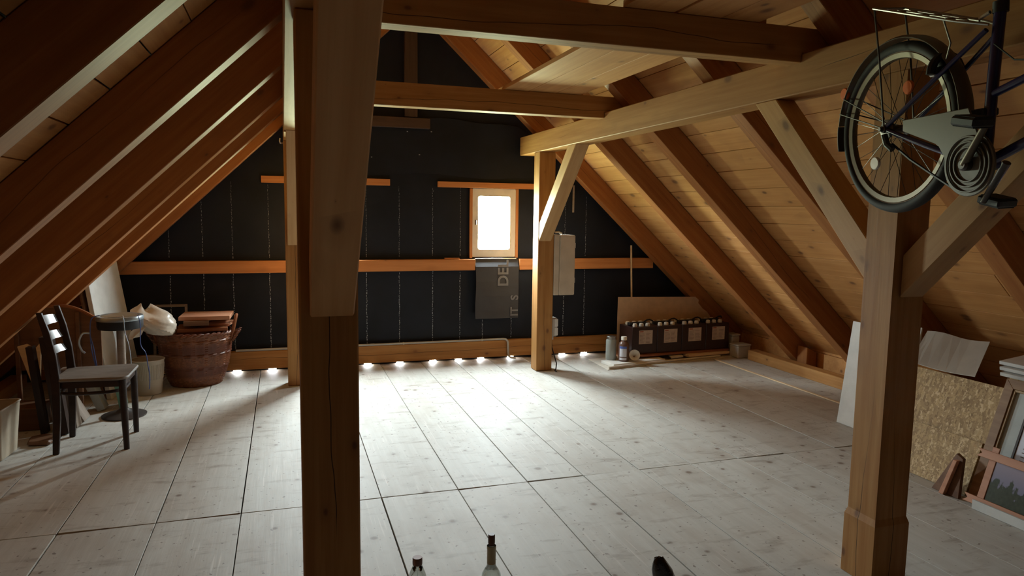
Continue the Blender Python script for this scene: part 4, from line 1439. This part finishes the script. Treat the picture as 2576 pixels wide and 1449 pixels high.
# ================================================================== hanging bicycle
yaw, lean = math.radians(-99.04), math.radians(-3.69)
bu = V((math.cos(yaw), math.sin(yaw), 0))
bn = V((-math.sin(yaw), math.cos(yaw), 0))
bv = V((0, 0, 1)) * math.cos(lean) + bn * math.sin(lean)
bw = bu.cross(bv)                         # towards the drive side, facing the room
BM = Matrix(((bu.x, bv.x, bw.x, 2.107), (bu.y, bv.y, bw.y, 2.019), (bu.z, bv.z, bw.z, 1.865), (0, 0, 0, 1)))
bk = thing('bicycle', 'dark blue bicycle with grey chain guard hung beside the purlin', 'bicycle', M=BM)
BB = V((0.390, -0.148, 0.0))
def ring_pts(c, r, n=56, w=0.0):
    return [(c[0] + r * math.cos(2 * math.pi * k / n), c[1] + r * math.sin(2 * math.pi * k / n), w) for k in range(n)]
def wheel(nm, c, hubr):
    ty = obj(nm, tube(ring_pts(c, 0.281), 0.0195, 10, closed=True), 'rubber', bk, smooth=True)
    obj('sidewall', tube(ring_pts(c, 0.2665, 56, 0.0), 0.0125, 8, closed=True), 'tyre_wall', ty, smooth=True)
    Mw = Matrix.Translation(c)
    obj('rim', lathe([(0.262, -0.0135), (0.262, 0.0135), (0.245, 0.011), (0.242, 0.004), (0.242, -0.004), (0.245, -0.011), (0.262, -0.0135)], 64, Mw, False, False), 'dull_alloy', ty, smooth=True)
    obj('hub', lathe([(0.012, -0.045), (hubr, -0.040), (hubr, -0.034), (0.014, -0.030), (0.014, 0.022), (hubr, 0.026), (hubr, 0.032), (0.012, 0.036)], 20, Mw), 'dark_steel', ty, smooth=True)
    sp = None
    for k in range(32):
        a = 2 * math.pi * k / 32
        s = 1 if k % 2 else -1
        b = a + (0.55 if (k // 2) % 2 else -0.55)
        p0 = V((c[0] + hubr * math.cos(b), c[1] + hubr * math.sin(b), s * 0.03))
        p1 = V((c[0] + 0.243 * math.cos(a), c[1] + 0.243 * math.sin(a), 0.0))
        L = (p1 - p0).length
        if sp is None:
            sp = bpy.data.meshes.new('spoke')
            q = tube([(0, 0, 0), (0, 0, 1)], 0.0011, 5)
            q.to_mesh(sp); q.free()
        zd = (p1 - p0).normalized()
        xd = zd.orthogonal().normalized()
        yd = zd.cross(xd)
        M = Matrix(((xd.x, yd.x, zd.x * L, p0.x), (xd.y, yd.y, zd.y * L, p0.y), (xd.z, yd.z, zd.z * L, p0.z), (0, 0, 0, 1)))
        link('spoke', sp, 'dark_steel', ty, M)
    return ty
rw = wheel('rear_wheel', (0, 0, 0), 0.022)
# spoke reflectors
def disc(c, r, th, mat, par, nm, rx=1.0):
    o = obj(nm, lathe([(r * 0.9, -th), (r, -th * 0.5), (r, th * 0.5), (r * 0.9, th)], 20), mat, par, Matrix.Translation(c) @ Matrix.Diagonal((rx, 1, 1, 1)), True)
    return o
def wire_reflector(a, r, m):
    c = V((r * math.cos(math.radians(a)), r * math.sin(math.radians(a)), 0.012))
    disc(c, 0.024, 0.006, m, rw, 'spoke_reflector')
wire_reflector(228, 0.155, 'reflector_clear')
wire_reflector(64, 0.150, 'amber')
wire_reflector(150, 0.335, 'amber')
# fender
def fender(c, r, a0, a1, nm, mat, wd=0.030):
    bm = bmesh.new()
    prev = None
    for i in range(34):
        a = math.radians(a0 + (a1 - a0) * i / 33)
        cur = []
        for u in (-1, -0.5, 0.5, 1):
            rr = r + 0.010 * (1 - u * u)
            cur.append((c[0] + rr * math.cos(a), c[1] + rr * math.sin(a), u * wd))
        for u in (1, 0.5, -0.5, -1):
            rr = r + 0.010 * (1 - u * u) - 0.0025
            cur.append((c[0] + rr * math.cos(a), c[1] + rr * math.sin(a), u * wd))
        cur = [bm.verts.new(p) for p in cur]
        if prev:
            for k in range(8):
                bm.faces.new((prev[k], prev[(k + 1) % 8], cur[(k + 1) % 8], cur[k]))
        else:
            bm.faces.new(cur[::-1])
        prev = cur
    bm.faces.new(prev)
    return obj(nm, bm, mat, bk, smooth=True)
fender((0, 0, 0), 0.312, -22, 172, 'rear_fender', 'guard_grey', 0.028)
fm = fender((0, 0, 0), 0.312, 172.3, 190, 'fender_flap', 'black_plastic', 0.030)
for s in (1, -1):
    obj('fender_stay', tube([(0.0, 0.0, s * 0.050), (0.312 * math.cos(math.radians(163)), 0.312 * math.sin(math.radians(163)), s * 0.029)], 0.0025, 6), 'dark_steel', bk)
    obj('fender_stay', tube([(0.02, 0.012, s * 0.050), (0.312 * math.cos(math.radians(152)), 0.312 * math.sin(math.radians(152)), s * 0.029)], 0.0025, 6), 'dark_steel', bk)
    obj('chain_stay', tube([(0.0, 0.0, s * 0.052), (0.20, -0.075, s * 0.048), (0.375, -0.142, s * 0.026)], 0.010, 10, radii=[0.008, 0.0105, 0.0115]), 'bike_blue', bk, smooth=True)
    obj('seat_stay', tube([(0.0, 0.004, s * 0.052), (0.22, 0.135, s * 0.040), (0.405, 0.245, s * 0.024)], 0.008, 10), 'bike_blue', bk, smooth=True)
    obj('rack_leg', tube([(0.004, 0.008, s * 0.060), (-0.020, 0.24, s * 0.062), (-0.052, 0.425, s * 0.060)], 0.0035, 6), 'dark_steel', bk, smooth=True)
    obj('rack_rail', tube([(-0.058, 0.432, s * 0.060), (0.16, 0.352, s * 0.060), (0.32, 0.292, s * 0.050), (0.402, 0.262, s * 0.014)], 0.0045, 8), 'steel', bk, smooth=True)
    obj('rack_rail', tube([(0.02, 0.405, s * 0.022), (0.16, 0.354, s * 0.022), (0.33, 0.291, s * 0.020)], 0.004, 8), 'steel', bk, smooth=True)
for u in (-0.05, 0.06, 0.17, 0.28):
    v = 0.430 - (u + 0.05) * 0.366
    obj('rack_bar', tube([(u, v, -0.058), (u, v, 0.058)], 0.0035, 6), 'steel', bk)
obj('rack_stay', tube([(0.265, 0.310, 0.050), (0.285, 0.235, 0.040), (0.262, 0.190, 0.034)], 0.003, 6), 'steel', bk, smooth=True)
obj('axle_nut', lathe([(0.014, 0.052), (0.014, 0.062), (0.009, 0.064), (0.007, 0.075)], 12), 'dark_steel', bk, smooth=True)
obj('freewheel', lathe([(0.030, 0.0365), (0.034, 0.040), (0.034, 0.046), (0.026, 0.048)], 24), 'dark_steel', bk, smooth=True)
obj('derailleur', tube([(0.01, -0.02, 0.062), (0.022, -0.055, 0.060), (0.045, -0.075, 0.055)], 0.011, 8), 'black_plastic', bk, smooth=True)
obj('chain', tube([(0.030, -0.055, 0.044), (0.12, -0.115, 0.044), (0.25, -0.185, 0.044), (0.345, -0.235, 0.044)], 0.0045, 6), 'black_plastic', bk, smooth=True)
obj('seat_tube', tube([BB, (0.408, 0.08, 0), (0.428, 0.300, 0)], 0.0165, 14), 'bike_blue', bk, smooth=True)
obj('seat_clamp', lathe([(0.021, -0.016), (0.021, 0.016)], 16, Matrix.Translation((0.429, 0.305, 0)) @ Matrix.Rotation(math.radians(90), 4, 'X')), 'black_plastic', bk, smooth=True)
obj('clamp_lever', tube([(0.41, 0.295, 0.018), (0.375, 0.285, 0.02)], 0.006, 6), 'alloy', bk)
obj('seat_post', tube([(0.430, 0.312, 0), (0.440, 0.47, 0)], 0.0125, 12), 'dark_steel', bk, smooth=True)
bm = bmesh.new()
sd = [(-0.14, 0.070), (-0.09, 0.078), (-0.03, 0.060), (0.03, 0.034), (0.10, 0.022), (0.13, 0.012)]
prev = None
for x, w in sd:
    cur = [bm.verts.new((0.445 + x * 0.96, 0.485 - x * 0.26 + dz, u * w)) for u, dz in ((-1, -0.012), (-0.7, 0.018), (0, 0.026), (0.7, 0.018), (1, -0.012), (0, -0.010))]
    if prev:
        for k in range(6):
            bm.faces.new((prev[k], prev[(k + 1) % 6], cur[(k + 1) % 6], cur[k]))
    else:
        bm.faces.new(cur[::-1])
    prev = cur
bm.faces.new(prev)
obj('saddle', bm, 'black_plastic', bk, smooth=True)
HT, HB = V((0.872, 0.215, 0)), V((0.905, 0.065, 0))
obj('top_tube', tube([(0.405, 0.055, 0), (0.62, 0.11, 0), HT], 0.0125, 12), 'bike_blue', bk, smooth=True)
obj('down_tube', tube([BB, (0.64, -0.055, 0), HB], 0.0155, 12), 'bike_blue', bk, smooth=True)
obj('head_tube', tube([HT + V((-0.006, 0.03, 0)), HB + V((0.005, -0.022, 0))], 0.019, 14), 'bike_blue', bk, smooth=True)
obj('bottom_bracket', lathe([(0.021, -0.036), (0.021, 0.036)], 18, Matrix.Translation(BB)), 'bike_blue', bk, smooth=True)
obj('brake_cable', tube([(0.428, 0.20, 0.018), (0.50, 0.14, 0.018), (0.62, 0.115, 0.016)], 0.0025, 6), 'black_plastic', bk, smooth=True)
obj('frame_lock', tube(arc((0.22, 0.15, 0.0), 0.062, -90, 90, 10, 'yz', 0.055), 0.014, 8), 'black_plastic', bk, smooth=True)
obj('rim_brake', box_bm(0.20, 0.225, 0.135, 0.165, 0.014, 0.040, 0.004, M=Matrix.Rotation(math.radians(3), 4, 'Z')), 'alloy', bk)
obj('stand_plate', box_bm(0.30, 0.405, -0.005, 0.018, -0.030, 0.030, 0.004), 'black_plastic', bk)
# chain guard: arm and ribbed disc
gz0, gz1 = 0.052, 0.060
cg = [(0.100, 0.020), (0.385, 0.022)]
cg += [(BB.x + 0.098 * math.cos(math.radians(a)), BB.y + 0.098 * math.sin(math.radians(a))) for a in range(72, -190, -9)]
cg += [(0.290, -0.118), (0.262, -0.078), (0.100, -0.018)]
gd = obj('chain_guard', prism_bm([(x, y, gz0) for x, y in cg], (0, 0, gz1 - gz0), None, 0.002), 'guard_grey', bk)
for r in (0.052, 0.068, 0.084):
    obj('guard_rib', tube(ring_pts((BB.x, BB.y), r, 44, gz1 + 0.0035), 0.0032, 6, closed=True), 'guard_grey', gd, smooth=True)
obj('crank_boss', lathe([(0.020, 0.0605), (0.020, 0.078), (0.013, 0.084)], 18, Matrix.Translation(BB)), 'dark_steel', bk, smooth=True)
def crank(sgn, dirv, nm='crank_arm'):
    w = 0.074 * sgn
    tip = BB + dirv * 0.152
    a = obj(nm, tube([(BB.x, BB.y, w), (tip.x, tip.y, w + 0.008 * sgn)], 0.011, 10, radii=[0.013, 0.0095]), 'dull_alloy' if sgn > 0 else 'dark_steel', bk, smooth=True)
    M = Matrix.Translation((tip.x, tip.y, w + 0.010 * sgn)) @ Matrix.Rotation(math.radians(-12), 4, 'Z')
    p = obj('pedal', box_bm(-0.045, 0.045, -0.013, 0.013, *sorted((0.012 * sgn, 0.085 * sgn)), 0.005), 'black_plastic', bk, M)
    for y in (-0.0165, 0.0165):
        obj('tread', box_bm(-0.040, 0.040, min(y, y * 0.8), max(y, y * 0.8), *sorted((0.02 * sgn, 0.078 * sgn)), 0.001), 'rubber', p)
    return a
cd = V((0.114, 0.146, 0)).normalized()
crank(1, cd)
crank(-1, -cd)
# front end, mostly outside the view
FHUB = V((0.955, -0.235, 0))
fwm = wheel('front_wheel', tuple(FHUB), 0.018)
fender(tuple(FHUB), 0.312, 20, 205, 'front_fender', 'alloy', 0.028)
for s in (1, -1):
    obj('fork_blade', tube([HB + V((0.004, -0.04, s * 0.03)), (0.915, -0.10, s * 0.045), FHUB + V((0, 0, s * 0.05))], 0.010, 10), 'bike_blue', bk, smooth=True)
obj('fork_crown', box_bm(0.885, 0.935, 0.015, 0.040, -0.042, 0.042, 0.006), 'bike_blue', bk)
obj('stem', tube([HT + V((-0.006, 0.03, 0)), HT + V((-0.03, 0.14, 0)), HT + V((0.03, 0.155, 0))], 0.011, 10), 'alloy', bk, smooth=True)
hb = HT + V((0.03, 0.155, 0))
obj('handlebar', tube([hb + V((-0.16, 0.03, -0.26)), hb + V((-0.05, 0.04, -0.20)), hb + V((0, 0, -0.08)), hb + V((0, 0, 0.08)), hb + V((-0.05, 0.04, 0.16)), hb + V((-0.16, 0.03, 0.18))], 0.011, 10), 'alloy', bk, smooth=True)
# cords by which it hangs from the roof
for u, v0 in ((0.44, 0.515), (0.85, 0.245)):
    p = BM @ V((u, v0, 0))
    zt = under(p.x) + 0.22
    q = BM.inverted() @ V((p.x, p.y, zt))
    obj('hanging_cord', tube([(u, v0, 0), tuple(q)], 0.004, 6), 'black_plastic', bk)
